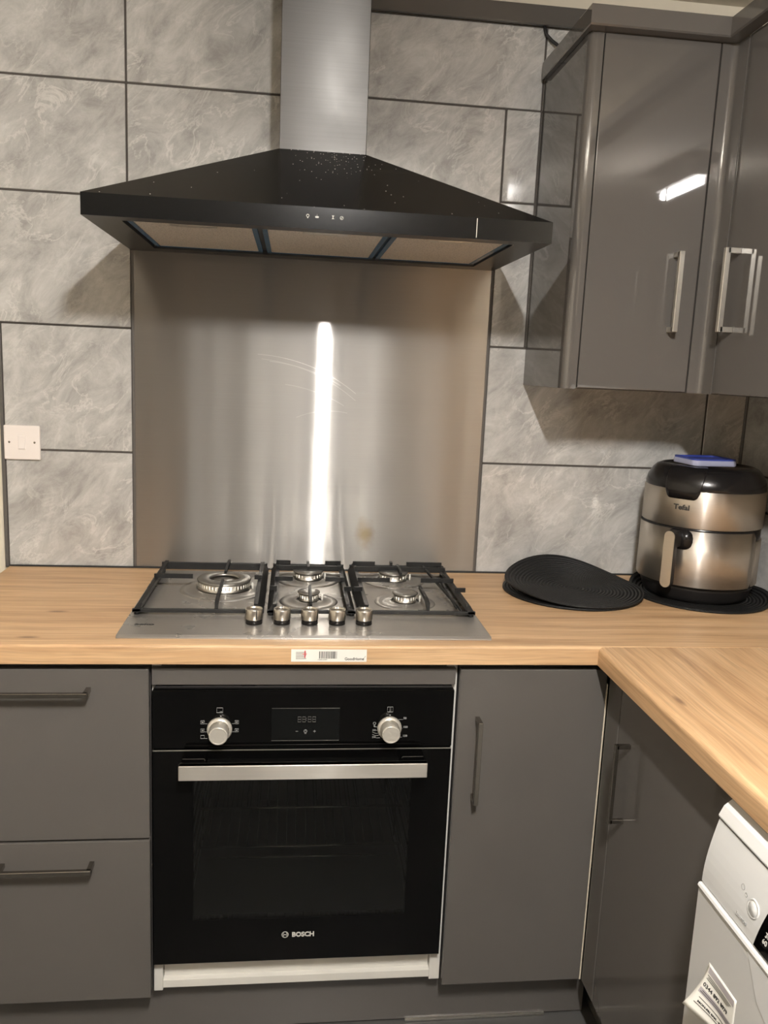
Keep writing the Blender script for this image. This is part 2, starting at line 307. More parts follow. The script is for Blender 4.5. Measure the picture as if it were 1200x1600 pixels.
# ------------------------------------------------------------------ geometry helpers
ORIG = {}
class MB:
    def __init__(s): s.bm = bmesh.new(); s.mi = 0; s.sm = set()
    def _tag(s, faces, mi, smooth=False):
        for f_ in faces: f_.material_index = mi; f_.smooth = smooth
    def box(s, a, b_, bev=0, seg=2, mi=0):
        t = bmesh.new(); bmesh.ops.create_cube(t, size=1)
        lo = Vector([min(x, y) for x, y in zip(a, b_)]); hi = Vector([max(x, y) for x, y in zip(a, b_)])
        for v in t.verts: v.co = Vector([(lo[i] + hi[i]) / 2 + v.co[i] * (hi[i] - lo[i]) for i in range(3)])
        if bev: bmesh.ops.bevel(t, geom=list(t.edges), offset=bev, segments=seg, affect='EDGES', profile=.5)
        s._merge(t, mi, smooth=False); return s
    def _merge(s, t, mi, smooth=False, mtx=None):
        if mtx is not None: t.transform(mtx)
        t.normal_update()
        vm = {}
        for v in t.verts: vm[v] = s.bm.verts.new(v.co)
        for fc in t.faces:
            try: n = s.bm.faces.new([vm[v] for v in fc.verts])
            except ValueError: continue
            n.material_index = mi; n.smooth = smooth or fc.smooth
        t.free()
    def poly(s, pts, mi=0):
        vs = [s.bm.verts.new(p) for p in pts]; fc = s.bm.faces.new(vs); fc.material_index = mi; return s
    def prism(s, pts, d, mi=0, bev=0, smooth=False):
        """pts: outline of 3-D points, d: extrusion vector"""
        t = bmesh.new(); d = Vector(d)
        a = [t.verts.new(Vector(p)) for p in pts]; b_ = [t.verts.new(Vector(p) + d) for p in pts]
        n = len(pts)
        t.faces.new(list(reversed(a))); t.faces.new(b_)
        for i in range(n):
            fc = t.faces.new([a[i], a[(i + 1) % n], b_[(i + 1) % n], b_[i]]); fc.smooth = smooth
        bmesh.ops.recalc_face_normals(t, faces=t.faces)
        if bev: bmesh.ops.bevel(t, geom=list(t.edges), offset=bev, segments=2, affect='EDGES')
        s._merge(t, mi); return s
    def lathe(s, prof, c, axis=(0, 0, 1), n=48, mi=0, smooth=True, a0=0, a1=2 * PI, caps=True):
        """prof: (radius, height) list"""
        ax = Vector(axis).normalized(); q = Vector((0, 0, 1)).rotation_difference(ax).to_matrix()
        c = Vector(c); full = abs(a1 - a0 - 2 * PI) < 1e-6
        rings = []; m = n if full else n + 1
        for r_, h in prof:
            rings.append([s.bm.verts.new(c + q @ Vector((r_ * math.cos(a0 + (a1 - a0) * i / n), r_ * math.sin(a0 + (a1 - a0) * i / n), h))) for i in range(m)])
        for k in range(len(rings) - 1):
            for i in range(n):
                j = (i + 1) % m
                try:
                    fc = s.bm.faces.new([rings[k][i], rings[k][j], rings[k + 1][j], rings[k + 1][i]]); fc.smooth = smooth; fc.material_index = mi
                except ValueError: pass
        if caps and full:
            for rg, rv in ((rings[0], True), (rings[-1], False)):
                if prof[0 if rv else -1][0] > 1e-5:
                    fc = s.bm.faces.new(list(reversed(rg)) if rv else rg); fc.material_index = mi
        return s
    def tube(s, pts, r_, n=10, mi=0):
        pts = [Vector(p) for p in pts]; rings = []
        for i, p in enumerate(pts):
            d = (pts[min(i + 1, len(pts) - 1)] - pts[max(i - 1, 0)]).normalized()
            a = d.orthogonal().normalized() if i == 0 else (prev - d * prev.dot(d)).normalized()
            prev = a; b_ = d.cross(a)
            rings.append([s.bm.verts.new(p + (a * math.cos(2 * PI * k / n) + b_ * math.sin(2 * PI * k / n)) * r_) for k in range(n)])
        for k in range(len(rings) - 1):
            for i in range(n):
                fc = s.bm.faces.new([rings[k][i], rings[k][(i + 1) % n], rings[k + 1][(i + 1) % n], rings[k + 1][i]]); fc.smooth = True; fc.material_index = mi
        for rg in (list(reversed(rings[0])), rings[-1]):
            fc = s.bm.faces.new(rg); fc.material_index = mi
        return s
    def bar(s, a, b_, w_, h, mi=0, bev=0):
        """square bar from a to b, w across (horizontal), h tall"""
        a = Vector(a); b_ = Vector(b_); d = b_ - a; l = d.length; d.normalize()
        up = Vector((0, 0, 1)) if abs(d.z) < .95 else Vector((0, 1, 0))
        sd = d.cross(up).normalized(); up = sd.cross(d)
        t = bmesh.new(); bmesh.ops.create_cube(t, size=1)
        for v in t.verts: v.co = (a + b_) / 2 + d * v.co.x * l + sd * v.co.y * w_ + up * v.co.z * h
        bmesh.ops.recalc_face_normals(t, faces=t.faces)
        if bev: bmesh.ops.bevel(t, geom=list(t.edges), offset=bev, segments=1, affect='EDGES')
        s._merge(t, mi); return s
    def text(s, txt, size, o, xdir, ydir, mi=0, align='LEFT', depth=.0003, sx=1, bold=0):
        cu = bpy.data.curves.new('t', 'FONT'); cu.body = txt; cu.size = size; cu.extrude = depth; cu.align_x = align; cu.offset = bold
        cu.resolution_u = 3
        ob = bpy.data.objects.new('t', cu); me = bpy.data.meshes.new_from_object(ob)
        t = bmesh.new(); t.from_mesh(me)
        x = Vector(xdir).normalized(); y = Vector(ydir).normalized(); z = x.cross(y)
        mt = Matrix(((x.x * sx, y.x, z.x, o[0]), (x.y * sx, y.y, z.y, o[1]), (x.z * sx, y.z, z.z, o[2]), (0, 0, 0, 1)))
        s._merge(t, mi, mtx=mt)
        bpy.data.objects.remove(ob); bpy.data.curves.remove(cu); bpy.data.meshes.remove(me)
        return s
    def build(s, name, mats, parent=None, origin=None, base=None):
        if not isinstance(mats, (list, tuple)): mats = [mats]
        o_ = Vector(ORIG[parent.name]) if parent else Vector(origin or (0, 0, 0))
        for v in s.bm.verts: v.co -= o_
        s.bm.normal_update()
        me = bpy.data.meshes.new(name); s.bm.to_mesh(me); s.bm.free()
        for m in mats: me.materials.append(m)
        ob = bpy.data.objects.new(name, me); C.objects.link(ob)
        if parent: ob.parent = parent
        else: ob.location = o_
        ORIG[ob.name] = tuple(o_)
        return ob
def tag(o, label, cat, group=None, kind=None):
    o['label'] = label; o['category'] = cat
    if group: o['group'] = group
    if kind: o['kind'] = kind
    return o
def thing(name, loc, label, cat, group=None):
    o = bpy.data.objects.new(name, None); C.objects.link(o); o.location = loc; o.empty_display_size = .05
    ORIG[o.name] = tuple(loc); return tag(o, label, cat, group)
def struct(name, mb, mats): o = mb.build(name, mats); o['kind'] = 'structure'; return o
def copy_tree(o, parent=None):
    c = o.copy(); C.objects.link(c); c.parent = parent; ORIG[c.name] = ORIG[o.name]
    for ch in list(o.children): copy_tree(ch, c)
    return c
def lb(o, s): o['label'] = s; return o
X, Y, Z = (1, 0, 0), (0, 1, 0), (0, 0, 1)

# ------------------------------------------------------------------ room
XR = 1.185           # right wall
CEIL = 2.36
struct('floor', MB().box((-1.9, -4.6, -.05), (XR + .1, .1, 0)), M_['floor'])
struct('ceiling', MB().box((-1.9, -4.6, CEIL), (XR + .1, .1, CEIL + .05)), M_['ceiling'])
struct('wall_left', MB().box((-1.95, -4.6, 0), (-1.9, .1, CEIL)), M_['plaster'])
struct('wall_front', MB().box((-1.95, -4.65, 0), (XR + .1, -4.6, CEIL)), M_['far_wall'])

TT = .008            # tile thickness
def tiles(rects, axis):
    """rects: (a0,a1,z0,z1) visible tile faces. axis 'y' back wall, 'x' right wall"""
    mb = MB(); shifts = []
    for a0, a1, z0, z1 in rects:
        n0 = len(mb.bm.faces)
        if axis == 'y': mb.box((a0, 0, z0), (a1, TT, z1), .0012, 1)
        else: mb.box((XR, a0, z0), (XR + TT, a1, z1), .0012, 1)
        sh = (random.uniform(-20, 20), random.uniform(-20, 20), random.uniform(-20, 20))
        shifts += [sh] * (len(mb.bm.faces) - n0)
    return mb, shifts
G = .0025            # half a grout joint
def R(a0, a1, z0, z1): return (a0 + G, a1 - G, z0 + G, z1 - G)
SL, SR, ST = -.437, .461, 1.70          # splashback left, right, top
zs = [.893, 1.197, 1.502, 1.811, 2.068, 2.37]
rl = [R(-.747, SL, .899, 1.197), R(-.747, SL, 1.197, 1.504), R(-1.05, SL, 1.504, 1.811),
      R(-1.05, -.445, 1.811, 2.066), R(-.445, 0, 1.811, 2.066), R(-1.05, -.445, 2.066, 2.36), R(-.445, 0.0, 2.066, 2.36), R(SL, 0, 1.60, 1.811),
      R(0, .467, 1.78, 2.076), R(0, .556, 2.076, 2.268), R(.467, .556, 1.857, 2.076), R(SR, .556, 1.50, 1.857), R(0, SR, 1.55, 1.78),
      R(.556, XR, 2.076, 2.268), R(.556, XR, 1.78, 2.076), R(.556, XR, 1.50, 1.78),
      R(SR, 1.07, 1.197, 1.50), R(1.07, XR, 1.197, 1.50), R(SR, XR, .899, 1.197)]
mb, sh = tiles(rl, 'y')
for v in mb.bm.verts:      # the narrow cut tile beside the wall cabinet was set leaning back a little
    if v.co.x > .468 and v.co.x < .5555 and 1.859 < v.co.z < 2.075: v.co.y += (v.co.z - 1.859) * -.012
nt_ = len(mb.bm.faces)
# grout bed, plaster wall behind and the bare cream wall left of the tiling
mb.box((-.756, .0025, .895), (XR, .010, 1.504), mi=1)
mb.box((-1.05, .0025, 1.503), (XR, .010, 2.268), mi=1)
mb.box((-1.05, .0025, 2.26), (.0, .010, 2.36), mi=1)
mb.box((-1.95, .010, 0), (XR + .1, .12, CEIL), mi=2)
wb = mb
me_shift = sh + [(0, 0, 0)] * (len(mb.bm.faces) - nt_)
o = struct('wall_back', wb, [M_['tile'], M_['grout'], M_['plaster']])
def put_shift(o, sh):
    at = o.data.attributes.new('tile_shift', 'FLOAT_VECTOR', 'FACE')
    for i, v in enumerate(sh): at.data[i].vector = v
put_shift(o, me_shift)
rr_ = []
for i, (z0, z1) in enumerate([(.899, 1.197), (1.197, 1.50)]):
    y = 0 if i else -.28
    if not i: rr_.append(R(-.28, 0, z0, z1))
    while y > -3.5: rr_.append(R(max(y - .6, -4.6), y, z0, z1)); y -= .6
rr_ += [R(-3.6 + .6 * k, -3.0 + .6 * k, 1.50, 1.80) for k in range(6)]
mb, sh = tiles(rr_, 'x'); n_ = len(mb.bm.faces)
mb.box((XR + .003, -4.6, .895), (XR + .009, .0, 1.80), mi=1); mb.box((XR + .009, -4.6, 0), (XR + .1, .01, CEIL), mi=2)
ms = sh + [(0, 0, 0)] * (len(mb.bm.faces) - n_)
o = struct('wall_right', mb, [M_['tile'], M_['grout'], M_['plaster']]); put_shift(o, ms)
# sealant bead in the corner and along the tiles' left end
o = MB().bar((XR - .002, -.002, .9), (XR - .002, -.002, 1.405), .008, .008, bev=.002).box((-.7555, -.001, .897), (-.747, .004, 1.503), .001).build('trim_2', M_['silicone']); o['kind'] = 'structure'
# grey strip on top of the tiling
o = MB().box((.108, -.014, 2.268), (1.18, 0, 2.312), .002).build('trim_1', M_['gloss']); o['kind'] = 'structure'

# ------------------------------------------------------------------ steel splashback
sp = thing('splashback', (0, 0, .9), 'brushed stainless steel splashback sheet on the wall behind the hob', 'splashback')
MB().box((SL + .006, -.004, .903), (SR - .006, -.0005, ST), .0008, 1).build('steel_sheet', M_['splash'], sp)
for a_ in (SL, SR - .007): MB().box((a_, -.003, .9), (a_ + .007, -.0002, ST), .001).build('sealant_bead', M_['silicone'], sp)

# ------------------------------------------------------------------ worktops
WT, WB, WY = .9, .862, -.60
def rounded_slab(x0, x1, y0, y1, edge, bev=.006):
    mb = MB()
    if edge == 'y':      # front edge faces -y
        pts = [(x0, y1, WB), (x0, y1, WT)] + [(x0, y0 + bev - bev * math.sin(a), WT - bev + bev * math.cos(a)) for a in [k * PI / 12 for k in range(7)]] + [(x0, y0, WB)]
        mb.prism(pts, (x1 - x0, 0, 0))
    else:                # front edge faces -x
        pts = [(x1, y0, WB), (x1, y0, WT)] + [(x0 + bev - bev * math.sin(a), y0, WT - bev + bev * math.cos(a)) for a in [k * PI / 12 for k in range(7)]] + [(x0, y0, WB)]
        mb.prism(pts, (0, y1 - y0, 0))
    return mb
wt1 = thing('kitchen_worktop', (0, -.3, WB), 'oak effect worktop under the gas hob along the back wall', 'worktop')
rounded_slab(-.742, XR, WY, -.003, 'y').build('worktop_slab', M_['oak_x'], wt1)
MB().box((-.742, -.010, .899), (XR, -.002, .903), .001).build('back_seal', M_['dark'], wt1)
# price label on the front edge
lab = MB().box((-.032, WY - .0006, .868), (.1145, WY + .001, .893)).build('barcode_label', M_['paper'], wt1)
mb = MB(); xx = .022
for k in range(17):
    wdt = random.choice([.0007, .0010, .0015]); mb.box((xx, WY - .0009, .8745), (xx + wdt, WY - .0005, .889)); xx += wdt + random.choice([.0007, .0011, .0016])
for k in range(5): mb.box((-.023, WY - .0009, .874 + k * .0032), (-.003 - .002 * (k % 2), WY - .0005, .8748 + k * .0032))
mb.text('GoodHome', .0078, (.0715, WY - .0007, .8715), X, Z, bold=.0001)
mb.text('3 663602 637547', .0026, (.0195, WY - .0007, .8715), X, Z)
mb.bar((.108, WY - .0007, .874), (.1125, WY - .0007, .880), .0004, .0005)
mb.build('label_print', M_['ink'], lab)
MB().box((-.0065, WY - .0010, .876), (-.0045, WY - .0006, .8905)).box((-.010, WY - .001, .883), (-.002, WY - .0006, .8845)).build('red_print', M_['red_ink'], lab)

wt2 = thing('kitchen_worktop', (.88, -1.4, WB), 'oak effect worktop running along the right wall over the dishwasher', 'worktop')
rounded_slab(.583, XR, -2.9, WY - .0006, 'x', .011).build('worktop_slab', M_['oak_y'], wt2)

# ------------------------------------------------------------------ handles
def bar_handle(mb, p0, p1, out, t=.009, depth=.03):
    """square bow handle: bar between p0 and p1 (on the door plane), standing out along 'out'"""
    p0 = Vector(p0); p1 = Vector(p1); o_ = Vector(out) * depth; d = (p1 - p0).normalized()
    mb.bar(p0 + o_ - d * t / 2, p1 + o_ + d * t / 2, t, t, bev=.0008)
    for p in (p0, p1): mb.bar(p, p + o_, t, t, bev=.0005)
    return mb

# ------------------------------------------------------------------ base units, back run
FY = -.585           # door fronts
def front(x0, x1, z0, z1, m='gloss_low', parent=None, name='door'):
    return MB().box((x0, FY, z0), (x1, FY + .018, z1), .0018, 2).build(name, M_[m], parent)
dc = thing('drawer_cabinet', (-.52, -.3, 0), 'grey two-drawer base cabinet left of the oven', 'cabinet')
MB().box((-.738, FY + .020, .133), (-.302, -.03, .858)).build('carcass', M_['under'], dc)
d1 = front(-.738, -.303, .492, .846, parent=dc, name='drawer'); lb(d1, 'upper drawer front')
bar_handle(MB(), (-.585, FY, .806), (-.415, FY, .806), (0, -1, 0)).build('handle', M_['nickel_dark'], d1)
d2 = front(-.738, -.303, .131, .487, parent=dc, name='drawer'); lb(d2, 'lower drawer front')
bar_handle(MB(), (-.585, FY, .441), (-.415, FY, .441), (0, -1, 0)).build('handle', M_['nickel_dark'], d2)

oh = thing('oven_housing', (0, -.3, 0), 'white oven housing cabinet with open ledge beneath the oven', 'cabinet')
mb = MB().box((-.300, -.565, .131), (-.282, -.03, .858), .001).box((.282, -.565, .131), (.3045, -.03, .858), .001)
mb.box((-.282, -.565, .137), (.282, -.03, .155), .001).box((-.282, -.04, .155), (.282, -.03, .858))
mb.box((-.282, -.560, .186), (.282, -.10, .199), .001)
mb.build('carcass', M_['white_board'], oh)
MB().box((-.2985, -.5785, .812), (.2985, -.562, .846), .001).box((-.2985, -.562, .846), (.2985, -.4, .858)).build('filler_panel', M_['gloss_low'], oh)
MB().box((-.2805, -.552, .155), (.2805, -.540, .186), .0005).build('front_rail', M_['white_board'], oh)

bc = thing('base_cabinet', (.46, -.3, 0), 'grey base cabinet with single door right of the oven', 'cabinet')
MB().box((.307, FY + .020, .133), (.612, -.03, .858)).build('carcass', M_['under'], bc)
d = front(.307, .6135, .131, .846, parent=bc)
bar_handle(MB(), (.347, FY, .573), (.347, FY, .742), (0, -1, 0)).build('handle', M_['nickel_dark'], d)
MB().box((.6138, FY, .131), (.6165, FY + .018, .815), .0004).build('edge_band', M_['edge'], bc)

pl = thing('plinth', (0, -.53, 0), 'dark glossy plinth board under the oven run', 'plinth')
MB().box((-.74, -.53, .004), (.650, -.514, .129), .001).build('plinth_board', M_['gloss'], pl)
MB().box((.24, -.536, .001), (.560, -.529, .006), .0008).build('sealing_strip', M_['aluminium'], pl)

# ------------------------------------------------------------------ base units, right run
RX = .6175           # right-run fronts face -x here
rb = thing('base_cabinet', (.9, -.86, 0), 'dark grey base cabinet on the right run next to the dishwasher', 'cabinet')
MB().box((RX + .020, -1.088, .133), (XR - .03, -.60, .858)).build('carcass', M_['under'], rb)
MB().box((RX, -.650, .131), (RX + .018, -.588, .846), .0015).build('corner_post', M_['gloss_low'], rb)
d = MB().box((RX, -1.092, .131), (RX + .018, -.653, .846), .0018).build('door', M_['gloss'], rb)
bar_handle(MB(), (RX, -.712, .585), (RX, -.712, .740), (-1, 0, 0), .008, .027).build('handle', M_['nickel_dark'], d)
pr = thing('plinth', (.67, -.86, 0), 'dark plinth board under the right run beside the dishwasher', 'plinth')
MB().box((.672, -1.09, .004), (.688, -.50, .129), .001).build('plinth_board', M_['gloss'], pr)

# ------------------------------------------------------------------ oven
ov = thing('built_in_oven', (0, -.3, .207), 'black glass built-in oven below the hob', 'oven')
OF = -.583; OZ = .802; OB = .2065
mb = MB()   # shell with open cavity
mb.box((-.275, -.565, OB + .012), (-.232, -.06, .675)).box((.232, -.565, OB + .012), (.275, -.06, .675))
mb.box((-.232, -.565, OB + .012), (.232, -.06, .285)).box((-.232, -.565, .64), (.232, -.06, .675)).box((-.275, -.565, .6765), (.275, -.06, .79))
mb.box((-.232, -.08, .285), (.232, -.06, .64))
mb.build('oven_body', M_['enamel'], ov)
MB().box((-.293, -.575, OZ + .0005), (.293, -.566, OZ + .006), .001).box((-.24, -.5745, OZ + .005), (-.13, -.567, OZ + .008), .0005).box((-.1, -.5745, OZ + .005), (.06, -.567, OZ + .0075), .0005).build('vent_strip', M_['matt_plastic'], ov)
cp = MB().box((-.297, OF, .6815), (.297, -.5655, OZ), .0015).build('control_panel', M_['black_glass'], ov)
dr = MB()
WX0, WX1, WZ0, WZ1 = -.219, .219, .304, .640
for a, b_ in (((-.297, OF, OB), (WX0, -.566, .6775)), ((WX1, OF, OB), (.297, -.566, .6775)), ((WX0, OF, OB), (WX1, -.566, WZ0)), ((WX0, OF, WZ1), (WX1, -.566, .6775))):
    dr.box(a, b_)
dr = dr.build('oven_door', M_['black_glass'], ov)
MB().box((WX0, OF, WZ0), (WX1, OF + .004, WZ1)).build('window_pane', M_['window'], dr)
MB().box((-.297, OF - .0004, .6765), (.297, OF + .002, .6782)).build('edge_trim', M_['nickel'], dr)
hm = MB().box((-.241, -.634, .640), (.241, -.620, .670), .0012).build('handle_bar', M_['steel_x'], dr)
for a_ in (-.240, .192): MB().box((a_, -.621, .6455), (a_ + .048, OF, .6685), .003).build('handle_bracket', M_['black_glass'], dr)
# logo on the door: ring with the anchor-like mark, and the maker's name
mb = MB()
mb.lathe([(.0072, 0), (.0072, .0004), (.0060, .0004), (.0060, 0), (.0072, 0)], (-.0305, OF - .0002, .2655), (0, -1, 0), 32, caps=False)
for s_ in (-1, 1):
    mb.bar((-.0305 + s_ * .0024, OF - .0004, .2615), (-.0305 + s_ * .0024, OF - .0004, .2695), .0004, .0012)
    mb.lathe([(.0051, 0), (.0051, .0004), (.0041, .0004), (.0041, 0), (.0051, 0)], (-.0305, OF - .0002, .2655), (0, -1, 0), 12, a0=(0 if s_ > 0 else PI) - .75, a1=(0 if s_ > 0 else PI) + .75)
mb.bar((-.033, OF - .0004, .2655), (-.028, OF - .0004, .2655), .0004, .0012)
mb.text('BOSCH', .0142, (-.0165, OF - .0003, .2605), X, Z, sx=1.0, bold=.0006)
mb.build('maker_logo', M_['print'], dr)
# racks inside
for z_, n_ in ((.505, 0), (.415, 1)):
    rk = MB()
    for yy in (-.50, -.12): rk.tube([(-.215, yy, z_), (.215, yy, z_)], .003, 8)
    for xx in (-.215, .215): rk.tube([(xx, -.50, z_), (xx, -.12, z_)], .003, 8)
    for k in range(20):
        xx = -.2 + k * .4 / 19; rk.tube([(xx, -.50, z_ + .002), (xx, -.12, z_ + .002)], .0013, 6)
    if n_: rk.tube([(-.2, -.505, z_ - .022), (.2, -.505, z_ - .022)], .0025, 8)
    rk.build('oven_rack', M_['chrome'], ov)
for sx_ in (-1, 1):
    g = MB()
    for zz in (.33, .375, .42, .465, .51, .555, .60): g.tube([(sx_ * .229, -.54, zz), (sx_ * .229, -.10, zz)], .0022, 6)
    for yy in (-.54, -.3, -.10): g.tube([(sx_ * .229, yy, .31), (sx_ * .229, yy, .62)], .0022, 6)
    g.build('rack_guide', M_['chrome'], ov)
# display
dp = MB().box((-.067, OF - .0005, .697), (.067, OF + .001, .765), .0003).build('display', M_['display'], cp)
MB().box((.030, OF - .0009, .7646), (.067, OF - .0004, .7654)).box((-.067, OF - .0009, .7648), (.033, OF - .0004, .7652)).build('display_edge', M_['nickel'], dp)
MB().box((-.067, OF - .0009, .6967), (.067, OF - .0004, .6973)).build('display_edge', M_['nickel'], dp)
mb = MB()
def seg7(x, z, h=.0105, w_=.0062, t=.0011):
    for a, b_ in (((0, 0), (1, 0)), ((0, .5), (1, .5)), ((0, 1), (1, 1)), ((0, 0), (0, .5)), ((0, .5), (0, 1)), ((1, 0), (1, .5)), ((1, .5), (1, 1))):
        mb.bar((x + a[0] * w_, OF - .0008, z + a[1] * h), (x + b_[0] * w_, OF - .0008, z + b_[1] * h), .0003, t)
for xx in (-.0155, -.0065, .0045, .0135): seg7(xx, .7365)
mb.box((.0005, OF - .0010, .739), (.0018, OF - .0005, .7405)).box((.0005, OF - .0010, .743), (.0018, OF - .0005, .7445))
mb.build('digit_segments', M_['print_dim'], dp)
mb = MB()
mb.box((-.0195, OF - .001, .7162), (-.0145, OF - .0005, .7169)).box((.0155, OF - .001, .7162), (.0205, OF - .0005, .7169)).box((.01765, OF - .001, .714), (.01835, OF - .0005, .719))
mb.lathe([(.0034, 0), (.0034, .0004), (.0026, .0004), (.0026, 0), (.0034, 0)], (0, OF - .0006, .7168), (0, -1, 0), 20, caps=False).box((-.002, OF - .001, .7115), (.002, OF - .0005, .7123)).box((-.0004, OF - .001, .7165), (.0004, OF - .0005, .719))
mb.build('touch_symbols', M_['print_grey'], dp)
# knobs and dial printing
def dial(cx, cz, side):
    k = MB().lathe([(.0245, 0), (.0245, .004), (.0235, .006), (.0205, .008), (.0195, .0085)], (cx, OF, cz), (0, -1, 0), 48)
    k.lathe([(.0195, .008), (.0185, .030), (.0182, .033), (.0170, .0345), (.0155, .0345), (.0150, .0338)], (cx, OF, cz), (0, -1, 0), 48)
    k = k.build('control_knob', M_['oven_knob'], cp)
dial(-.168, .7225, 0); dial(.168, .7225, 1)
def ring(mb, x, z, r_, t=.0007): mb.lathe([(r_, 0), (r_, .0003), (r_ - t, .0003), (r_ - t, 0), (r_, 0)], (x, OF - .0002, z), (0, -1, 0), 20, caps=False)
def line(mb, x0, z0, x1, z1, t=.0008): mb.bar((x0, OF - .0003, z0), (x1, OF - .0003, z1), .0003, t)
def sq(mb, x, z, w_, h, t=.0008):
    for a in (((-1, -1), (1, -1)), ((1, -1), (1, 1)), ((1, 1), (-1, 1)), ((-1, 1), (-1, -1))):
        line(mb, x + a[0][0] * w_, z + a[0][1] * h, x + a[1][0] * w_, z + a[1][1] * h, t)
mb = MB()
x0, z0 = -.168, .7215
sq(mb, x0, .7615, .0058, .005); line(mb, x0, .7585, x0 + .005, .7585)
mb.lathe([(.0014, 0), (.0014, .0004)], (x0 + .002, OF, .7490), (0, -1, 0), 12)
for dx, dz in ((-.033, .017), (-.033, 0.0), (.033, .017), (.033, 0.0)):
    sq(mb, x0 + dx, z0 + dz - .002, .0036, .0032); line(mb, x0 + dx - .002, z0 + dz - .002, x0 + dx + .002, z0 + dz - .002, .0018)
    s_ = 1 if dx < 0 else -1
    line(mb, x0 + dx + s_ * .0045, z0 + dz - .005, x0 + dx + s_ * .0095, z0 + dz - .005, .0006)
sq(mb, x0 - .033, z0 - .0155, .0036, .0032); line(mb, x0 - .029, z0 - .0187, x0 - .0235, z0 - .0187, .0006)
lb(mb.build('dial_markings', M_['print_grey'], cp), 'pale heating mode symbols round the left knob')
mb = MB(); x0 = .168
sq(mb, x0, .7615, .0055, .0052); line(mb, x0 - .0012, .757, x0 - .0012, .766, .0012); line(mb, x0 + .0012, .757, x0 + .0012, .766, .0012)
mb.lathe([(.0014, 0), (.0014, .0004)], (x0, OF, .7495), (0, -1, 0), 12)
for dz, s_ in ((.019, '50'), (.0, '100'), (-.019, '150')):
    mb.text(s_, .0058, (x0 + .0275, OF - .0003, z0 + dz + .0015 - .001), X, Z, sx=1.1, bold=.0001)
    line(mb, x0 + .0175, z0 + dz - .0005, x0 + .0265, z0 + dz - .0005, .0006)
ring(mb, x0 - .0305, z0 + .0105, .0030); line(mb, x0 - .032, z0 + .005, x0 - .029, z0 + .005, .0018); line(mb, x0 - .031, z0 + .003, x0 - .0215, z0 + .003, .0006)
mb.text('200', .0050, (x0 - .0345, OF - .0003, z0 - .0055), X, Z); line(mb, x0 - .026, z0 - .0045, x0 - .022, z0 - .0045, .0006)
for k in range(8):
    a, b_ = k / 8, (k + 1) / 8
    for zz in (-.0078, -.0128): line(mb, x0 - .034 + .014 * a, z0 + zz - .003 * math.sin(PI * a * .8), x0 - .034 + .014 * b_, z0 + zz - .003 * math.sin(PI * b_ * .8), .0006)
mb.text('250', .0052, (x0 - .0345, OF - .0003, z0 - .0205), X, Z); line(mb, x0 - .026, z0 - .0205, x0 - .018, z0 - .0205, .0006)
lb(mb.build('dial_markings', M_['print_grey'], cp), 'pale temperature numbers round the right knob')

# ------------------------------------------------------------------ gas hob
hb = thing('gas_hob', (0, -.3, .9), 'stainless steel five-burner gas hob with black pan supports set in the worktop', 'hob')
HX0, HX1, HY0, HY1, HZ = -.369, .372, -.558, -.050, .906
mb = MB().box((HX0, HY0, .9002), (HX1, HY1, HZ), .0015)
mb.prism([(HX0 + .001, HY0 + .001, HZ + .0003), (HX0 + .001, HY0 - .0045, .9028), (HX0 + .001, HY0 - .0050, .9003), (HX0 + .001, HY0 + .001, .9003)], (HX1 - HX0 - .002, 0, 0))
burn = [(-.190, -.225, .060, 'wok'), (.008, -.125, .036, 'm'), (.006, -.318, .024, 's'), (.222, -.125, .036, 'm'), (.226, -.318, .028, 's')]
for bx, by, br, k in burn:   # dished wells, pressed in the sheet
    mb.lathe([(br + .042, HZ - .0002), (br + .040, HZ + .0022), (br + .030, HZ + .0012), (br + .014, HZ + .0022), (br + .010, HZ + .0045), (br + .004, HZ + .005)], (bx, by, 0), Z, 56, caps=False)
mb.build('hob_plate', M_['hob_steel'], hb)
MB().text('beko', .015, (-.346, -.497, HZ + .0003), X, Y, sx=1.3, bold=.0004).build('maker_logo', M_['ink'], hb)
kx = [-.109, -.052, .005, .062, .118]
for i, x_ in enumerate(kx):
    kn = MB().lathe([(.0172, 0), (.0168, .010), (.0160, .011)], (x_, -.478, HZ), Z, 40, mi=1)
    kn.lathe([(.0175, .010), (.0178, .012), (.0178, .030), (.0172, .0315), (.0158, .0315), (.0152, .0295), (.0148, .0275), (.008, .026), (0.0002, .0258)], (x_, -.478, HZ), Z, 48, caps=False)
    ko = kn.build('control_knob', [M_['knob_steel'], M_['black_plastic']], hb)
    MB().box((x_ - .0009 + (.006 if i == 0 else 0), -.478 - (.0183 if i == 0 else -.0135), HZ + (.012 if i == 0 else .0262)), (x_ + .0009 + (.006 if i == 0 else 0), -.478 - (.0150 if i == 0 else -.0172), HZ + .0318)).build('pointer_line', M_['ink'], ko)
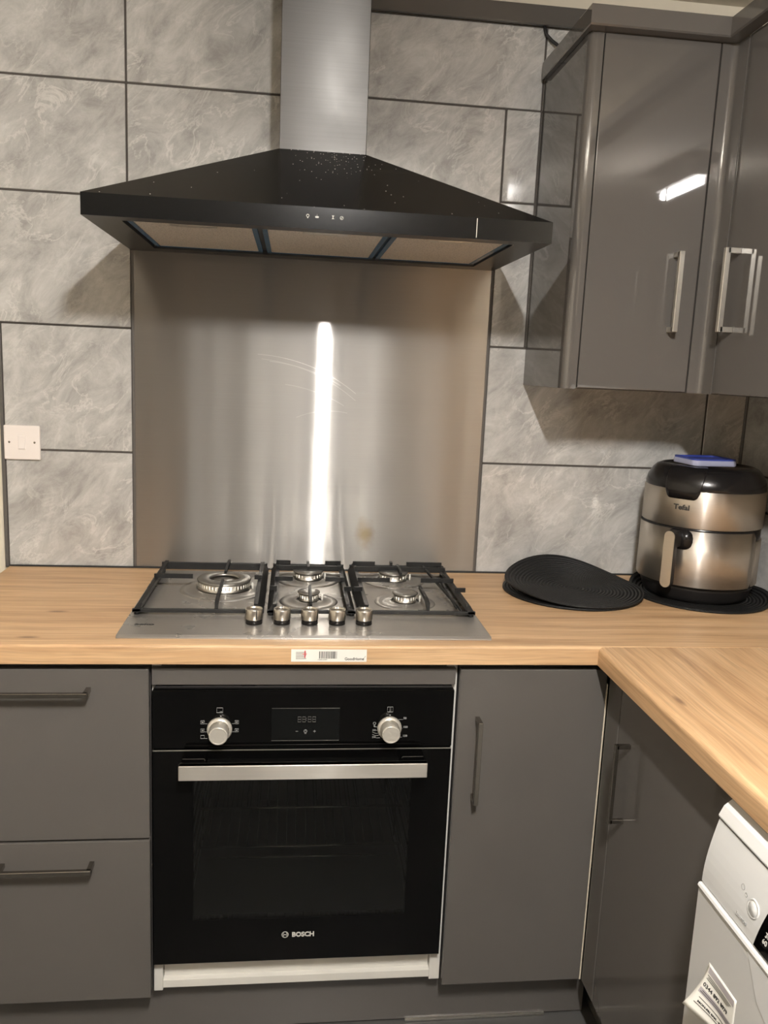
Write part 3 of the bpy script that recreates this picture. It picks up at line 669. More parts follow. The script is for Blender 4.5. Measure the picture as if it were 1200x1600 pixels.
for bx, by, br, k in burn:
    if k == 'wok':
        bb = MB().lathe([(.060, .004), (.062, .008), (.060, .010), (.060, .022), (.056, .024), (.040, .024), (.036, .016), (.030, .010)], (bx, by, HZ), Z, 64, caps=False)
        for q in range(48):
            a = 2 * PI * q / 48; bb.bar((bx + .0595 * math.cos(a), by + .0595 * math.sin(a), HZ + .0165), (bx + .0615 * math.cos(a), by + .0615 * math.sin(a), HZ + .0165), .0022, .008)
        bb.lathe([(.028, .004), (.026, .018), (.02, .018)], (bx, by, HZ), Z, 40, caps=False)
        bb = bb.build('burner', M_['aluminium'], hb)
        cc = MB().lathe([(.0615, .0235), (.0625, .026), (.060, .029), (.036, .030), (.033, .027), (.033, .0235), (.0615, .0235)], (bx, by, HZ), Z, 64, caps=False)
        cc.lathe([(.024, .018), (.025, .021), (.023, .0235), (.0002, .0245)], (bx, by, HZ), Z, 40, caps=False)
        cc.build('burner_cap', M_['cap_steel'], bb)
    else:
        bb = MB().lathe([(br - .002, .003), (br - .001, .006), (br - .003, .008), (br - .003, .020), (br - .006, .020)], (bx, by, HZ), Z, 48)
        for q in range(24):
            a = 2 * PI * q / 24; bb.bar((bx + (br - .0035) * math.cos(a), by + (br - .0035) * math.sin(a), HZ + .014), (bx + (br - .0015) * math.cos(a), by + (br - .0015) * math.sin(a), HZ + .014), .002, .008)
        bb = bb.build('burner', M_['aluminium'], hb)
        MB().lathe([(br - .004, .0205), (br + .001, .0215), (br + .0015, .0235), (br - .001, .0255), (br * .5, .0265), (.0002, .0268)], (bx, by, HZ), Z, 48, caps=False).build('burner_cap', M_['cap_steel'], bb)
    # igniter and flame sensor pins
    MB().lathe([(.0022, .002), (.0022, .016), (.0012, .019)], (bx + br + .006, by - .004, HZ), Z, 10).build('igniter_pin', M_['paper'], hb)
GT = .942            # top of the pan supports
def grate(x0, x1, cross, fing, shorts, y0=-.432, y1=-.056):
    g = MB()
    # perimeter skirts: low front/back rails, sloped side rails
    for xs, s_ in ((x0, 1), (x1, -1)):
        g.prism([(xs, y0, HZ + .008), (xs + s_ * .012, y0, GT - .009), (xs + s_ * .021, y0, GT - .009), (xs + s_ * .016, y0, HZ + .008)], (0, y1 - y0, 0))
    g.box((x0, y0, HZ + .006), (x1, y0 + .007, HZ + .014), .001)
    g.box((x0 + .004, y1 - .007, HZ + .006), (x1 - .004, y1, HZ + .024), .001)
    for cx_ in (x0 + .008, x1 - .008):
        for cy_ in (y0 + .010, y1 - .010): g.lathe([(.006, 0), (.006, .010)], (cx_, cy_, HZ + .0003), Z, 12)
    for y_, a, b_ in cross: g.prism([(a, y_ - .0025, GT - .010), (b_, y_ - .0025, GT - .010), (b_, y_ - .0025, GT), (a, y_ - .0025, GT)], (0, .005, 0))
    for x_, a, b_, za in fing:   # fingers along y; za: height where they meet the rail
        g.prism([(x_ - .003, a, za), (x_ - .003, a, GT - .004), (x_ - .003, a + (b_ - a) * .25, GT), (x_ - .003, b_, GT), (x_ - .003, b_, GT - .008), (x_ - .003, a + (b_ - a) * .3, GT - .010)], (.006, 0, 0))
    return g
xl0, xl1 = -.362, -.091
g = grate(xl0, xl1, [(-.225, xl0 + .012, -.262), (-.225, -.120, xl1 - .012)], [(-.190, -.430, -.262, HZ + .01), (-.190, -.058, -.190, HZ + .02)], [])
g.build('pan_support', M_['iron'], hb)
xm0, xm1 = -.084, .104
g = grate(xm0, xm1, [(-.125, xm0 + .012, xm1 - .012), (-.072, xm0 + .012, -.036), (-.072, .052, xm1 - .012), (-.235, xm0 + .012, -.030), (-.235, .046, xm1 - .012), (-.318, xm0 + .002, xm0 + .018), (-.318, xm1 - .018, xm1 - .002)],
          [(.008, -.430, -.305, HZ + .01), (.008, -.058, -.135, HZ + .02)], [])
g.build('pan_support', M_['iron'], hb)
xr0, xr1 = .111, .366
g = grate(xr0, xr1, [(-.125, xr0 + .012, xr1 - .012), (-.072, xr0 + .012, .180), (-.072, .262, xr1 - .012), (-.235, xr0 + .012, .200), (-.235, .275, xr1 - .012), (-.318, xr0 - .004, xr0 + .016), (-.318, xr1 - .025, xr1)],
          [(.262, -.430, -.300, HZ + .01), (.222, -.058, -.080, HZ + .02), (.235, -.170, -.095, GT - .012)], [])
g.bar((.300, -.10, GT - .004), (.338, -.425, HZ + .012), .004, .006); g.bar((.322, -.215, GT - .006), (.330, -.40, HZ + .012), .003, .005)
g.build('pan_support', M_['iron'], hb)

# ------------------------------------------------------------------ cooker hood
hd = thing('cooker_hood', (.011, 0, 1.69), 'black chimney cooker hood with pyramid canopy above the hob', 'cooker hood')
hx0, hx1, hy, hz0, hz1 = -.437, .459, -.482, 1.689, 1.729
cx0, cx1, cyf, cz = -.081, .104, -.262, 1.882
mb = MB()
o_ = [(hx0, hy, hz0), (hx1, hy, hz0), (hx1, -.001, hz0), (hx0, -.001, hz0)]
t_ = [(p[0], p[1], hz1) for p in o_]
c_ = [(cx0, cyf, cz), (cx1, cyf, cz), (cx1, -.001, cz), (cx0, -.001, cz)]
for i in (0, 1, 2, 3):
    j = (i + 1) % 4
    mb.poly([t_[i], t_[j], c_[j], c_[i]], 0); mb.poly([o_[i], o_[j], t_[j], t_[i]], 1)
mb.poly(list(reversed(c_)), 0)
# underside rim and the sunk filter bay
f0x, f1x, f0y, f1y, fz = -.372, .394, -.440, -.062, 1.699
inn = [(f0x, f0y, hz0), (f1x, f0y, hz0), (f1x, f1y, hz0), (f0x, f1y, hz0)]; dn = [(p[0], p[1], fz) for p in inn]
for i in range(4):
    j = (i + 1) % 4
    mb.poly([o_[j], o_[i], inn[i], inn[j]], 2); mb.poly([inn[j], inn[i], dn[i], dn[j]], 2)
mb.poly(dn, 2)
mb.build('canopy', [M_['hood'], M_['hood_plain'], M_['hood_under']], hd)
mb = MB().box((cx0, cyf, cz - .002), (cx1, -.001, 2.355), .0012).build('chimney_duct', M_['chimney'], hd)
fx = [(-.366, -.118), (-.108, .142), (.150, .390)]
for a, b_ in fx:
    fl = MB().box((a + .010, -.425, 1.6935), (b_ - .010, -.075, 1.6975), .0008).build('grease_filter', M_['filter'], hd)
    q = MB()
    for p0, p1 in (((a, -.435), (a + .010, -.065)), ((b_ - .010, -.435), (b_, -.065)), ((a + .01, -.435), (b_ - .01, -.425)), ((a + .01, -.075), (b_ - .01, -.065))):
        q.box((p0[0], p0[1], 1.6925), (p1[0], p1[1], 1.6985))
    q.build('filter_frame', M_['blue_film'], fl)
    xm = (a + b_) / 2
    MB().box((xm - .045, -.418, 1.6915), (xm + .045, -.392, 1.6936), .001).box((xm - .025, -.412, 1.6905), (xm + .025, -.399, 1.6925), .001).build('filter_latch', M_['nickel'], fl)
mb = MB(); iy = hy - .0004
mb.lathe([(.0030, 0), (.0030, .0004), (.0018, .0004), (.0018, 0), (.0030, 0)], (-.020, iy + .0003, 1.7125), (0, -1, 0), 20, caps=False).box((-.0212, iy, 1.7080), (-.0188, iy + .001, 1.7100))
mb.box((-.0055, iy, 1.7092), (.0005, iy + .001, 1.7125)).bar((-.006, iy, 1.711), (.001, iy, 1.711), .0003, .0014).bar((-.0025, iy, 1.709), (-.0025, iy, 1.716), .0003, .0014)
mb.prism([(.0255, iy, 1.7090), (.0305, iy, 1.7090), (.028, iy, 1.7122)], (0, .0006, 0)).prism([(.0255, iy, 1.7155), (.0305, iy, 1.7155), (.028, iy, 1.7118)], (0, .0006, 0))
mb.lathe([(.0034, 0), (.0034, .0004), (.0024, .0004), (.0024, 0), (.0034, 0)], (.0445, iy + .0003, 1.7118), (0, -1, 0), 20, caps=False).bar((.0430, iy, 1.7103), (.0460, iy, 1.7133), .0003, .0009)
mb.build('touch_symbols', M_['print'], hd)
MB().box((.3068, iy - .0002, 1.6915), (.3080, iy + .0012, 1.7275)).build('edge_reflection_strip', M_['nickel'], hd).name = 'edge_reflection_line'  # thin pale strip modelling a reflection line on the hood rim

# ------------------------------------------------------------------ wall cabinets
UZ0, UZ1, UF = 1.4075, 2.146, -.322
wc = thing('wall_cabinet', (.7, 0, UZ0), 'grey gloss wall cabinet on the back wall right of the cooker hood', 'wall cabinet')
MB().box((.562, -.302, UZ0), (1.18, -.001, UZ1)).build('carcass', M_['under'], wc)
MB().box((.558, -.296, UZ0 - .001), (.5625, -.001, UZ1), .0006).build('end_panel', M_['gloss'], wc)
# rounded corner post between end panel and door
pts = [(.558, -.296), (.558, -.304)] + [(.558 + .019 - .019 * math.cos(a), -.304 - .018 * math.sin(a)) for a in [k * PI / 20 for k in range(1, 11)]] + [(.588, UF), (.588, -.302), (.57, -.296)]
MB().prism([(p[0], p[1], UZ0 - .001) for p in pts], (0, 0, UZ1 - UZ0)).build('corner_post', M_['gloss'], wc)
d = MB().box((.591, UF, UZ0 + .002), (.8455, UF + .018, UZ1 - .003), .0018).build('door', M_['gloss'], wc)
bar_handle(MB(), (.791, UF, 1.545), (.791, UF, 1.706), (0, -1, 0), .011, .028).build('handle', M_['nickel'], d)
# inner corner post, rounded
UX = .880
pts = [(.849, UF), (.868, UF)] + [(UX - .012 + .012 * math.sin(a), UF - .012 + .012 * math.cos(a)) for a in [k * PI / 12 for k in range(7)]] + [(UX, -.372), (UX + .018, -.372), (UX + .018, -.304), (.849, -.304)]
MB().prism([(p[0], p[1], UZ0) for p in pts], (0, 0, UZ1 - UZ0)).build('inner_corner_post', M_['gloss'], wc)
def run_unit(y0, y1, label, handle_y):
    t = thing('wall_cabinet', (1.03, (y0 + y1) / 2, UZ0), label, 'wall cabinet', 'wall cabinets along the right wall')
    MB().box((UX + .019, y0 + .0005, UZ0), (XR - .001, y1 - .0005, UZ1)).build('carcass', M_['under'], t)
    d = MB().box((UX, y0 + .0015, UZ0 + .002), (UX + .018, y1 - .0015, UZ1 - .003), .0018).build('door', M_['gloss'], t)
    bar_handle(MB(), (UX, handle_y, 1.545), (UX, handle_y, 1.706), (-1, 0, 0), .011, .028).build('handle', M_['nickel'], d)
run_unit(-.602, -.374, 'grey gloss wall cabinet on the right wall, at the inner corner', -.430)
run_unit(-1.0, -.603, 'grey gloss wall cabinet on the right wall, second from the corner', -.66)
run_unit(-1.5, -1.001, 'grey gloss wall cabinet on the right wall, farthest from the corner', -1.44)
# cornice on top, going round the inner corner
cn = MB()
P = [(0, 0), (.030, 0), (.033, .003), (.033, .038), (.030, .040), (0, .040)]      # (outwards, up)
zb = UZ1
def seg(a, b_, oa, ob):
    """sweep profile from a to b with outward vectors at both ends (mitred)"""
    ra = [cn.bm.verts.new((a[0] + oa[0] * p[0], a[1] + oa[1] * p[0], zb + p[1] - .003)) for p in P]
    rb_ = [cn.bm.verts.new((b_[0] + ob[0] * p[0], b_[1] + ob[1] * p[0], zb + p[1] - .003)) for p in P]
    n = len(P)
    for i in range(n): cn.bm.faces.new([ra[i], ra[(i + 1) % n], rb_[(i + 1) % n], rb_[i]])
    return ra, rb_
A, _ = seg((.5575, -.016), (.5575, UF + .001), (-.35, 0), (-.35, -1)); cn.bm.faces.new(A)
seg((.5575, UF + .001), (UX, UF + .001), (-.35, -1), (-1, -1)); _, B = seg((UX, UF + .001), (UX, -1.52), (-1, -1), (-1, 0)); cn.bm.faces.new(list(reversed(B)))
bmesh.ops.recalc_face_normals(cn.bm, faces=cn.bm.faces)
tag(cn.build('cornice', M_['gloss'], origin=(.7, -.3, UZ1)), 'grey gloss cornice moulding capping the wall cabinets', 'cornice')
# loose cable over the tiles by the cornice
tag(MB().tube([(.547, -.004, 2.268), (.552, -.006, 2.250), (.565, -.012, 2.235), (.580, -.02, 2.222), (.60, -.05, 2.21), (.63, -.06, 2.200)], .004, 8).build('cable', M_['cord'], origin=(.56, 0, 2.23)), 'short black cable drooping behind the cornice at the tile top', 'cable')

# ------------------------------------------------------------------ light switch
sw = thing('light_switch', (-.703, 0, 1.172), 'white square light switch on the tiles at the left edge', 'light switch')
MB().box((-.746, -.009, 1.172), (-.660, -.0002, 1.257), .003, 3).build('face_plate', M_['white_switch'], sw)
MB().box((-.712, -.0105, 1.198), (-.694, -.008, 1.232), .001).prism([(-.711, -.0103, 1.231), (-.711, -.0103, 1.199), (-.711, -.0122, 1.199)], (.016, 0, 0)).build('rocker', M_['white_switch'], sw)
for xx in (-.733, -.673):
    MB().lathe([(.0028, 0), (.0026, .0006), (.001, .0007)], (xx, -.0089, 1.2155), (0, -1, 0), 16).build('screw', M_['nickel_dark'], sw)

# ------------------------------------------------------------------ woven placemats
def mat_disc(cx, cy, rad, zf, name='placemat', thick=.004):
    bm = bmesh.new(); nr, na = 26, 72; top = []; bot = []
    for k in range(nr + 1):
        r_ = rad * k / nr; rt = []; rb2 = []
        for i in range(na if k else 1):
            a = 2 * PI * i / na; x, y = r_ * math.cos(a), r_ * math.sin(a); z = zf(x, y)
            rt.append(bm.verts.new((x, y, z + thick))); rb2.append(bm.verts.new((x, y, z)))
        top.append(rt); bot.append(rb2)
    for T, flip in ((top, False), (bot, True)):
        for i in range(na):
            j = (i + 1) % na
            vs = [T[0][0], T[1][i], T[1][j]]; bm.faces.new(vs[::-1] if flip else vs)
            for k in range(1, nr):
                vs = [T[k][i], T[k + 1][i], T[k + 1][j], T[k][j]]; bm.faces.new(vs[::-1] if flip else vs)
    for i in range(na): j = (i + 1) % na; bm.faces.new([top[nr][i], bot[nr][i], bot[nr][j], top[nr][j]])
    for fc in bm.faces: fc.smooth = True
    me = bpy.data.meshes.new(name); bm.to_mesh(me); bm.free(); me.materials.append(M_['woven'])
    o = bpy.data.objects.new(name, me); C.objects.link(o); o.location = (cx, cy, .9); ORIG[o.name] = (cx, cy, .9)
    return o
def zA(x, y):      # upper mat: back edge pushed up against the wall, left edge lifted
    ang = math.atan2(y, x); rr = math.hypot(x, y) / .178
    back = max(0, math.sin(ang - .12)) ** 2.2 * rr ** 2.2 * .050
    left = max(0, math.cos(ang - PI)) ** 3 * rr ** 2 * .016
    right = max(0, math.cos(ang + .1)) ** 4 * max(0, rr - .6) / .4 * .007
    return .0062 + back + left + right + .002 * math.sin(ang * 2) * rr
def zA2(x, y): return max(.0004, min(.0008, zA(x, y) - .006))
g_ = 'black woven placemats'
tag(mat_disc(.664, -.188, .169, zA2), 'black round woven placemat lying flat, lower of the two beside the hob', 'placemat', g_)
tag(mat_disc(.672, -.184, .172, zA), 'black round woven placemat with raised back edge, upper of the two beside the hob', 'placemat', g_)
def zB(x, y):
    rr = math.hypot(x, y) / .18; ang = math.atan2(y, x)
    return .0006 + (.030 * max(0, math.cos(ang - 2.2)) ** 6 + .022 * max(0, math.cos(ang + .1)) ** 4) * max(0, rr - .8) ** 1.2 / .15
tag(mat_disc(.998, -.198, .171, zB), 'black round woven placemat under the air fryer', 'placemat', g_)

# ------------------------------------------------------------------ air fryer
FC = (.990, -.188); fb = .9052
af = thing('air_fryer', (FC[0], FC[1], fb), 'steel and black air fryer on the corner of the worktop', 'air fryer')
AR = .1435
hdir = math.atan2(-.665, -.746)      # the way the basket handle points
def P3(a, r_, z): return (FC[0] + r_ * math.cos(hdir + a), FC[1] + r_ * math.sin(hdir + a), z)
c0 = (FC[0], FC[1], 0)
MB().lathe([(AR - .022, fb), (AR - .016, fb + .012), (AR - .010, fb + .030), (AR - .006, fb + .042)], c0, Z, 72).build('base_foot', M_['matt_plastic'], af)
MB().lathe([(AR - .005, fb + .040), (AR - .004, fb + .043), (AR - .004, 1.186)], c0, Z, 96, caps=True).build('inner_body', M_['black_plastic'], af)
# upper steel band
MB().lathe([(AR - .004, 1.0895), (AR, 1.091), (AR, 1.176), (AR - .002, 1.179)], c0, Z, 96, caps=False).build('upper_steel_band', M_['fryer_steel'], af)
# rear lower shell in steel (either side of the basket)
ha = math.radians(80)
MB().lathe([(AR - .004, fb + .044), (AR - .001, fb + .045), (AR - .001, 1.060), (AR - .004, 1.062)], c0, Z, 60, caps=False, a0=hdir + ha + .03, a1=hdir + 2 * PI - ha - .03).build('rear_shell', M_['fryer_steel'], af)
# basket front: steel sheet with rounded corners over the black body
def arc_sheet(a0, a1, z0, z1, r_, th, cr, n=44):
    mb = MB(); bm = mb.bm; cols = []
    for i in range(n + 1):
        a = a0 + (a1 - a0) * i / n; s_ = min(a - a0, a1 - a) * r_
        ins = cr - math.sqrt(max(0, cr * cr - (cr - s_) ** 2)) if s_ < cr else 0
        zl, zh = z0 + ins, z1 - ins
        cols.append([bm.verts.new(P3(a, r_ + th, zl)), bm.verts.new(P3(a, r_ + th, zh)), bm.verts.new(P3(a, r_, zh)), bm.verts.new(P3(a, r_, zl))])
    for i in range(n):
        A_, B_ = cols[i], cols[i + 1]
        for k in range(4):
            try: fc = bm.faces.new([A_[k], A_[(k + 1) % 4], B_[(k + 1) % 4], B_[k]]); fc.smooth = k == 0
            except ValueError: pass
    bm.faces.new(cols[0]); bm.faces.new(list(reversed(cols[-1])))
    bmesh.ops.recalc_face_normals(bm, faces=bm.faces)
    return mb
bk = arc_sheet(-ha - .02, ha + .02, fb + .040, 1.0865, AR - .004, .0030, .010).build('basket', M_['matt_plastic'], af)
arc_sheet(-ha, ha, fb + .0435, 1.0845, AR - .001, .0025, .012).build('steel_front', M_['fryer_steel'], bk)
# black recess behind the handle
arc_sheet(-.16, .26, 1.038, 1.087, AR + .0012, .0015, .020, 24).build('grip_recess', M_['black_plastic'], bk)
# handle: stalk and long rounded steel-faced grip
hd_ = Vector((math.cos(hdir), math.sin(hdir), 0)); sd_ = Vector((-math.sin(hdir), math.cos(hdir), 0)); hc = Vector((FC[0], FC[1], 0))
def stadium(zc0, zc1, rr, dist, n=14):
    pts = []
    for k in range(n + 1): a = PI * k / n; pts.append(hc + hd_ * dist + sd_ * (rr * math.cos(a)) + Vector((0, 0, zc1 + rr * math.sin(a))))
    for k in range(n + 1): a = PI + PI * k / n; pts.append(hc + hd_ * dist + sd_ * (rr * math.cos(a)) + Vector((0, 0, zc0 + rr * math.sin(a))))
    return pts
hn = MB().prism(stadium(.962, 1.073, .0135, AR + .028), hd_ * .017, smooth=False)
hn.prism([hc + hd_ * (AR - .004) + sd_ * .011 + Vector((0, 0, 1.083)), hc + hd_ * (AR - .004) - sd_ * .011 + Vector((0, 0, 1.083)), hc + hd_ * (AR - .004) - sd_ * .011 + Vector((0, 0, 1.045)), hc + hd_ * (AR - .004) + sd_ * .011 + Vector((0, 0, 1.045))], hd_ * .036)
hn = hn.build('basket_handle', M_['matt_plastic'], bk)
MB().prism(stadium(.962, 1.073, .0125, AR + .0445), hd_ * .0020).build('handle_face', M_['fryer_steel'], hn)
# dark lid
MB().lathe([(AR - .004, 1.176), (AR - .002, 1.178), (AR - .0015, 1.187), (AR - .006, 1.203), (AR - .016, 1.220), (AR - .024, 1.228), (AR - .034, 1.2325), (AR - .038, 1.2315), (AR - .040, 1.228), (.0002, 1.227)], c0, Z, 96, caps=False).build('lid_housing', M_['black_plastic'], af)
# control tongue coming down over the steel band, tapered with rounded lower corners
mb = MB(); bm = mb.bm; cols = []; n = 30
for i in range(n + 1):
    tq = -1 + 2 * i / n; row = []
    hw0, hw1 = .36, .27
    e = 1 - abs(tq); dz = 0 if e > .28 else (1 - math.sqrt(max(0, 1 - (1 - e / .28) ** 2))) * .016
    zb_ = 1.158 + dz
    for z_, r_ in ((zb_, AR + .0015), (1.179, AR + .0022), (1.190, AR + .0012), (1.204, AR - .0025), (1.221, AR - .0125), (1.2305, AR - .024), (1.2335, AR - .036), (1.2335, AR - .07)):
        hw = hw1 + (hw0 - hw1) * (z_ - 1.158) / .07
        row.append(bm.verts.new(P3(tq * hw, r_, z_)))
    cols.append(row)
for i in range(n):
    for k in range(7): fc = bm.faces.new([cols[i][k], cols[i + 1][k], cols[i + 1][k + 1], cols[i][k + 1]]); fc.smooth = True
    lo = [bm.verts.new(cols[i][0].co - (cols[i][0].co - hc).normalized() * 0 - Vector(((cols[j][0].co - hc).x, (cols[j][0].co - hc).y, 0)).normalized() * .004) for j in (i,)]
bmesh.ops.recalc_face_normals(bm, faces=bm.faces)
for v in [v for v in bm.verts if not v.link_faces]: bm.verts.remove(v)
tg = mb.build('control_tongue', M_['black_plastic'], af)
md = tg.modifiers.new('s', 'SOLIDIFY'); md.thickness = .003; md.offset = -1
# maker's name on the steel band, wrapped to the curve
def wrap_text(s_, size, ang, z, mbx, r_):
    t = MB().text(s_, size, (0, 0, 0), X, Y, bold=.0006, sx=1.15, align='CENTER')
    for v in t.bm.verts:
        x, y, zz = v.co; a = ang + x / r_
        v.co = P3(a, r_ + .0006 + zz, z + y)
    return t
wrap_text('Tefal', .017, .02, 1.133, None, AR).build('maker_name', M_['ink'], af)
# cord from the back to the right wall
cb = MB().tube([P3(PI * .93, AR - .006, 1.06), P3(PI * .95, AR + .012, 1.075), (1.158, -.115, 1.10), (1.170, -.135, 1.112), (1.174, -.20, 1.108), (1.176, -.30, 1.095)], .0035, 8)
cb.build('power_cord', M_['cord'], af)

# container lid on top of the fryer
cl = thing('container_lid', (.975, -.200, 1.234), 'blue and frosted plastic container lid on top of the air fryer', 'container lid')
def rrect(w_, h, r_, z, n=6):
    out = []
    for cx_, cy_, a0 in ((w_, h, 0), (-w_, h, PI / 2), (-w_, -h, PI), (w_, -h, 1.5 * PI)):
        for k in range(n + 1):
            a = a0 + PI / 2 * k / n
            out.append((cx_ - math.copysign(r_, cx_) + r_ * math.cos(a), cy_ - math.copysign(r_, cy_) + r_ * math.sin(a), z))
    return out
def lid_prism(w_, h, r_, z0, dz, rot=.10):
    q = Matrix.Rotation(rot, 3, 'Z')
    return [Vector((.975, -.200, 0)) + q @ Vector(p) for p in rrect(w_, h, r_, z0)], (0, 0, dz)
a, b_ = lid_prism(.060, .052, .016, 1.2345, .013); MB().prism(a, b_, bev=.0015).build('frosted_rim', M_['lid_clear'], cl)
mb = MB()
q = Matrix.Rotation(.10, 3, 'Z')
o1 = rrect(.0585, .0505, .015, 0); i1 = rrect(.052, .044, .012, 0)
def at_(p, z): v = Vector((.975, -.200, 0)) + q @ Vector(p); v.z = z; return v
n = len(o1); V = [[mb.bm.verts.new(at_(p, z)) for p in src] for src, z in ((o1, 1.2475), (o1, 1.2515), (i1, 1.2515), (i1, 1.2482))]
for k in range(3):
    for i in range(n): mb.bm.faces.new([V[k][i], V[k][(i + 1) % n], V[k + 1][(i + 1) % n], V[k + 1][i]])
mb.bm.faces.new(V[3])
bmesh.ops.recalc_face_normals(mb.bm, faces=mb.bm.faces)
mb.build('blue_seal', M_['lid_blue'], cl)

# ------------------------------------------------------------------ dishwasher
dw = thing('dishwasher', (.86, -1.4, 0), 'white dishwasher under the right worktop', 'dishwasher')
D0, D1 = -1.102, -1.70
def xprof(pts, y0=D0, y1=D1, mb=None, mi=0, smooth=False):
    mb = mb or MB(); return mb.prism([(p[0], y0, p[1]) for p in pts], (0, y1 - y0, 0), mi=mi, smooth=smooth)
xprof([(.60, .02), (1.17, .02), (1.17, .845), (.60, .845)], D0 - .004, D1 + .004).build('cabinet_body', M_['white_gloss'], dw)
mb = xprof([(.5765, .828), (.583, .842), (.594, .851), (.61, .8545), (1.175, .8545), (1.175, .845), (.60, .845), (.60, .826), (.5765, .826)])
mb.build('top_panel', M_['white_gloss'], dw)
xprof([(.580, .8225), (.600, .8225), (.600, .826), (.580, .826)], D0 - .001, D1 + .001).build('blue_line', M_['navy'], dw)
dd = None
pr_ = [(.600, .8215), (.5785, .8215)] + [(.5785 - .0155 * math.sin(k / 8 * PI / 2), .8215 - .0965 * k / 8) for k in range(1, 9)] + [(.563, .7248), (.600, .7248)]
fas = xprof(pr_).build('control_fascia', M_['white_gloss'], dw)
def fx_(z): return .5785 - .0155 * math.sin((.8215 - z) / .0965 * PI / 2)
doorp = [(.600, .723), (.5605, .723), (.5595, .716), (.5595, .10), (.600, .10)]
dwd = xprof(doorp).build('door', M_['white_grey'], dw)
xprof([(.5608, .7235), (.5585, .722), (.5570, .7185), (.5585, .7150), (.5600, .7140)]).build('door_lip', M_['white_gloss'], dwd)
# handle recess under the display, framed by a curved edge
hr = MB()
ya, yb2 = -1.215, -1.560
hr.prism([(.5588, -1.232, .7135), (.5588, -1.56, .7135), (.5588, -1.50, .63), (.5588, -1.33, .63), (.5588, -1.262, .665)], (.002, 0, 0), bev=.0009)
hr.build('handle_recess', M_['white_gloss'], dwd)
# black display with slanted left edge
def on_f(y, z, off=.0010): return (fx_(z) - off, y, z)
mb = MB(); bm = mb.bm; zt, zb_ = .812, .7265; rows = []
for k in range(9):
    z_ = zt + (zb_ - zt) * k / 8; y_s = -1.258 + .020 * (k / 8)
    rows.append([bm.verts.new(on_f(y_s, z_)), bm.verts.new(on_f(-1.52, z_)), bm.verts.new(on_f(-1.52, z_, -.001)), bm.verts.new(on_f(y_s, z_, -.001))])
for k in range(8):
    for i in range(4): bm.faces.new([rows[k][i], rows[k][(i + 1) % 4], rows[k + 1][(i + 1) % 4], rows[k + 1][i]])
bm.faces.new(rows[0]); bm.faces.new(list(reversed(rows[-1])))
bmesh.ops.recalc_face_normals(bm, faces=bm.faces)
dsp = mb.build('display_panel', M_['black_glass'], fas)
mb = MB()
for (y_, z_, s_) in ((-1.262, .775, '*'), (-1.257, .752, '3h'), (-1.254, .742, '60')):
    mb.text(s_, .010, on_f(y_, z_, .0013), (0, -1, 0), (.12, 0, 1))
mb.build('display_symbols', M_['print'], dsp)
# power button
mb = MB().lathe([(.0130, 0), (.0125, .0015), (.0108, .0018), (.0102, .0006), (.0098, .0005), (.0090, .0022), (.0002, .0026)], on_f(-1.223, .766, -.0002), (-1, 0, .1), 36, caps=False)
mb.build('power_button', M_['white_gloss'], fas)
mb = MB()
mb.lathe([(.0042, 0), (.0042, .0003), (.0035, .0003), (.0035, 0), (.0042, 0)], on_f(-1.193, .777, .0002), (-1, 0, .1), 20, caps=False)
mb.lathe([(.0030, 0), (.0030, .0003), (.0023, .0003), (.0023, 0), (.0030, 0)], on_f(-1.203, .772, .0002), (-1, 0, .1), 20, caps=False)
mb.build('button_symbols', M_['print_grey'], fas)
mb = MB().text('Essential', .0075, on_f(-1.192, .737, .0006), (0, -1, 0), (.12, 0, 1))
mb.build('button_print', M_['print_grey'], fas)
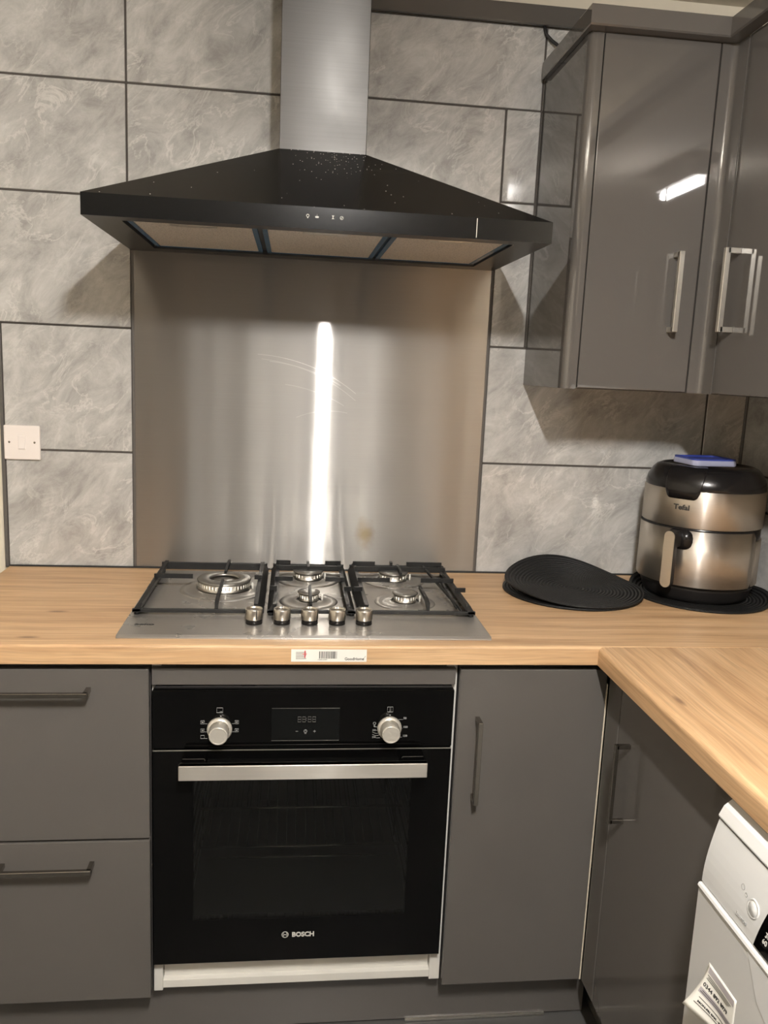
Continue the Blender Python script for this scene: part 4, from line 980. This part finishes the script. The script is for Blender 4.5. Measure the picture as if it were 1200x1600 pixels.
# peeling sticker on the door
sx0 = .5594
SY, SZ, SW, SH = -1.152, .632, .072, .082        # left edge, top edge, width, height
def stick(a, b_, lift=0):      # a: 0 left .. 1 right, b_: 0 top .. 1 bottom; the lower left corner has peeled off
    c = max(0, 1 - a * 1.7) * b_
    return (sx0 - .0004 - lift - .026 * c ** 1.4, SY - SW * a + .012 * c ** 2, SZ - SH * b_ + .008 * c)
def sheet(a0, a1, b0, b1, lift, na=14, nb=12, mb=None, mi=0):
    mb = mb or MB(); bm = mb.bm
    gv = [[bm.verts.new(stick(a0 + (a1 - a0) * i / na, b0 + (b1 - b0) * j / nb, lift)) for j in range(nb + 1)] for i in range(na + 1)]
    for i in range(na):
        for j in range(nb): fc = bm.faces.new([gv[i][j], gv[i + 1][j], gv[i + 1][j + 1], gv[i][j + 1]]); fc.smooth = True; fc.material_index = mi
    return mb
stk = sheet(0, 1, 0, 1, 0).build('paper_sticker', M_['paper'], dwd)
md = stk.modifiers.new('s', 'SOLIDIFY'); md.thickness = .0003; md.offset = 0
mb = MB()
sheet(.06, .94, .05, .17, .0004, 8, 2, mb, 1); sheet(.05, .92, .49, .60, .0004, 8, 2, mb, 1)
for k, b0 in enumerate((.20, .235, .27, .52, .555, .66, .80)): sheet(.08 + .03 * (k % 2), .86 - .05 * (k % 3), b0, b0 + .014, .0006, 8, 1, mb, 0)
def stick_text(t, size, a, b_, sx):
    q = MB().text(t, size, (0, 0, 0), X, Y, sx=sx, bold=.0002)
    for v in q.bm.verts: v.co = Vector(stick(a + v.co.x / SW, b_ - v.co.y / SH, .0006 + v.co.z * .3))
    me = bpy.data.meshes.new('q'); q.bm.to_mesh(me); q.bm.free(); mb.bm.from_mesh(me); bpy.data.meshes.remove(me)
stick_text('0344 892 8979', .0088, .07, .44, .95)
stick_text('MON-FRI 8AM - 8PM', .0046, .12, .77, .95)
mb.build('sticker_print', [M_['ink'], M_['paper_grey']], stk)
mb = MB().lathe([(.0045, 0), (.0045, .0004)], stick(.62, .90, .0003), (-1, 0, 0), 20).build('red_dot', M_['red_ink'], stk)

# ------------------------------------------------------------------ ceiling batten light (gives the room its light)
cl = thing('ceiling_light', (LX, (LY0 + LY1) / 2, CEIL), 'white batten ceiling light above the middle of the kitchen floor', 'ceiling light')
MB().box((LX - .04, LY0 + .02, LZ + .035), (LX + .04, LY1 - .02, CEIL - .001), .004).build('housing', M_['lamp_body'], cl)
MB().box((LX - .018, LY0, LZ), (LX + .018, LY1, LZ + .034), .008, 3).build('diffuser', M_['lamp'], cl)
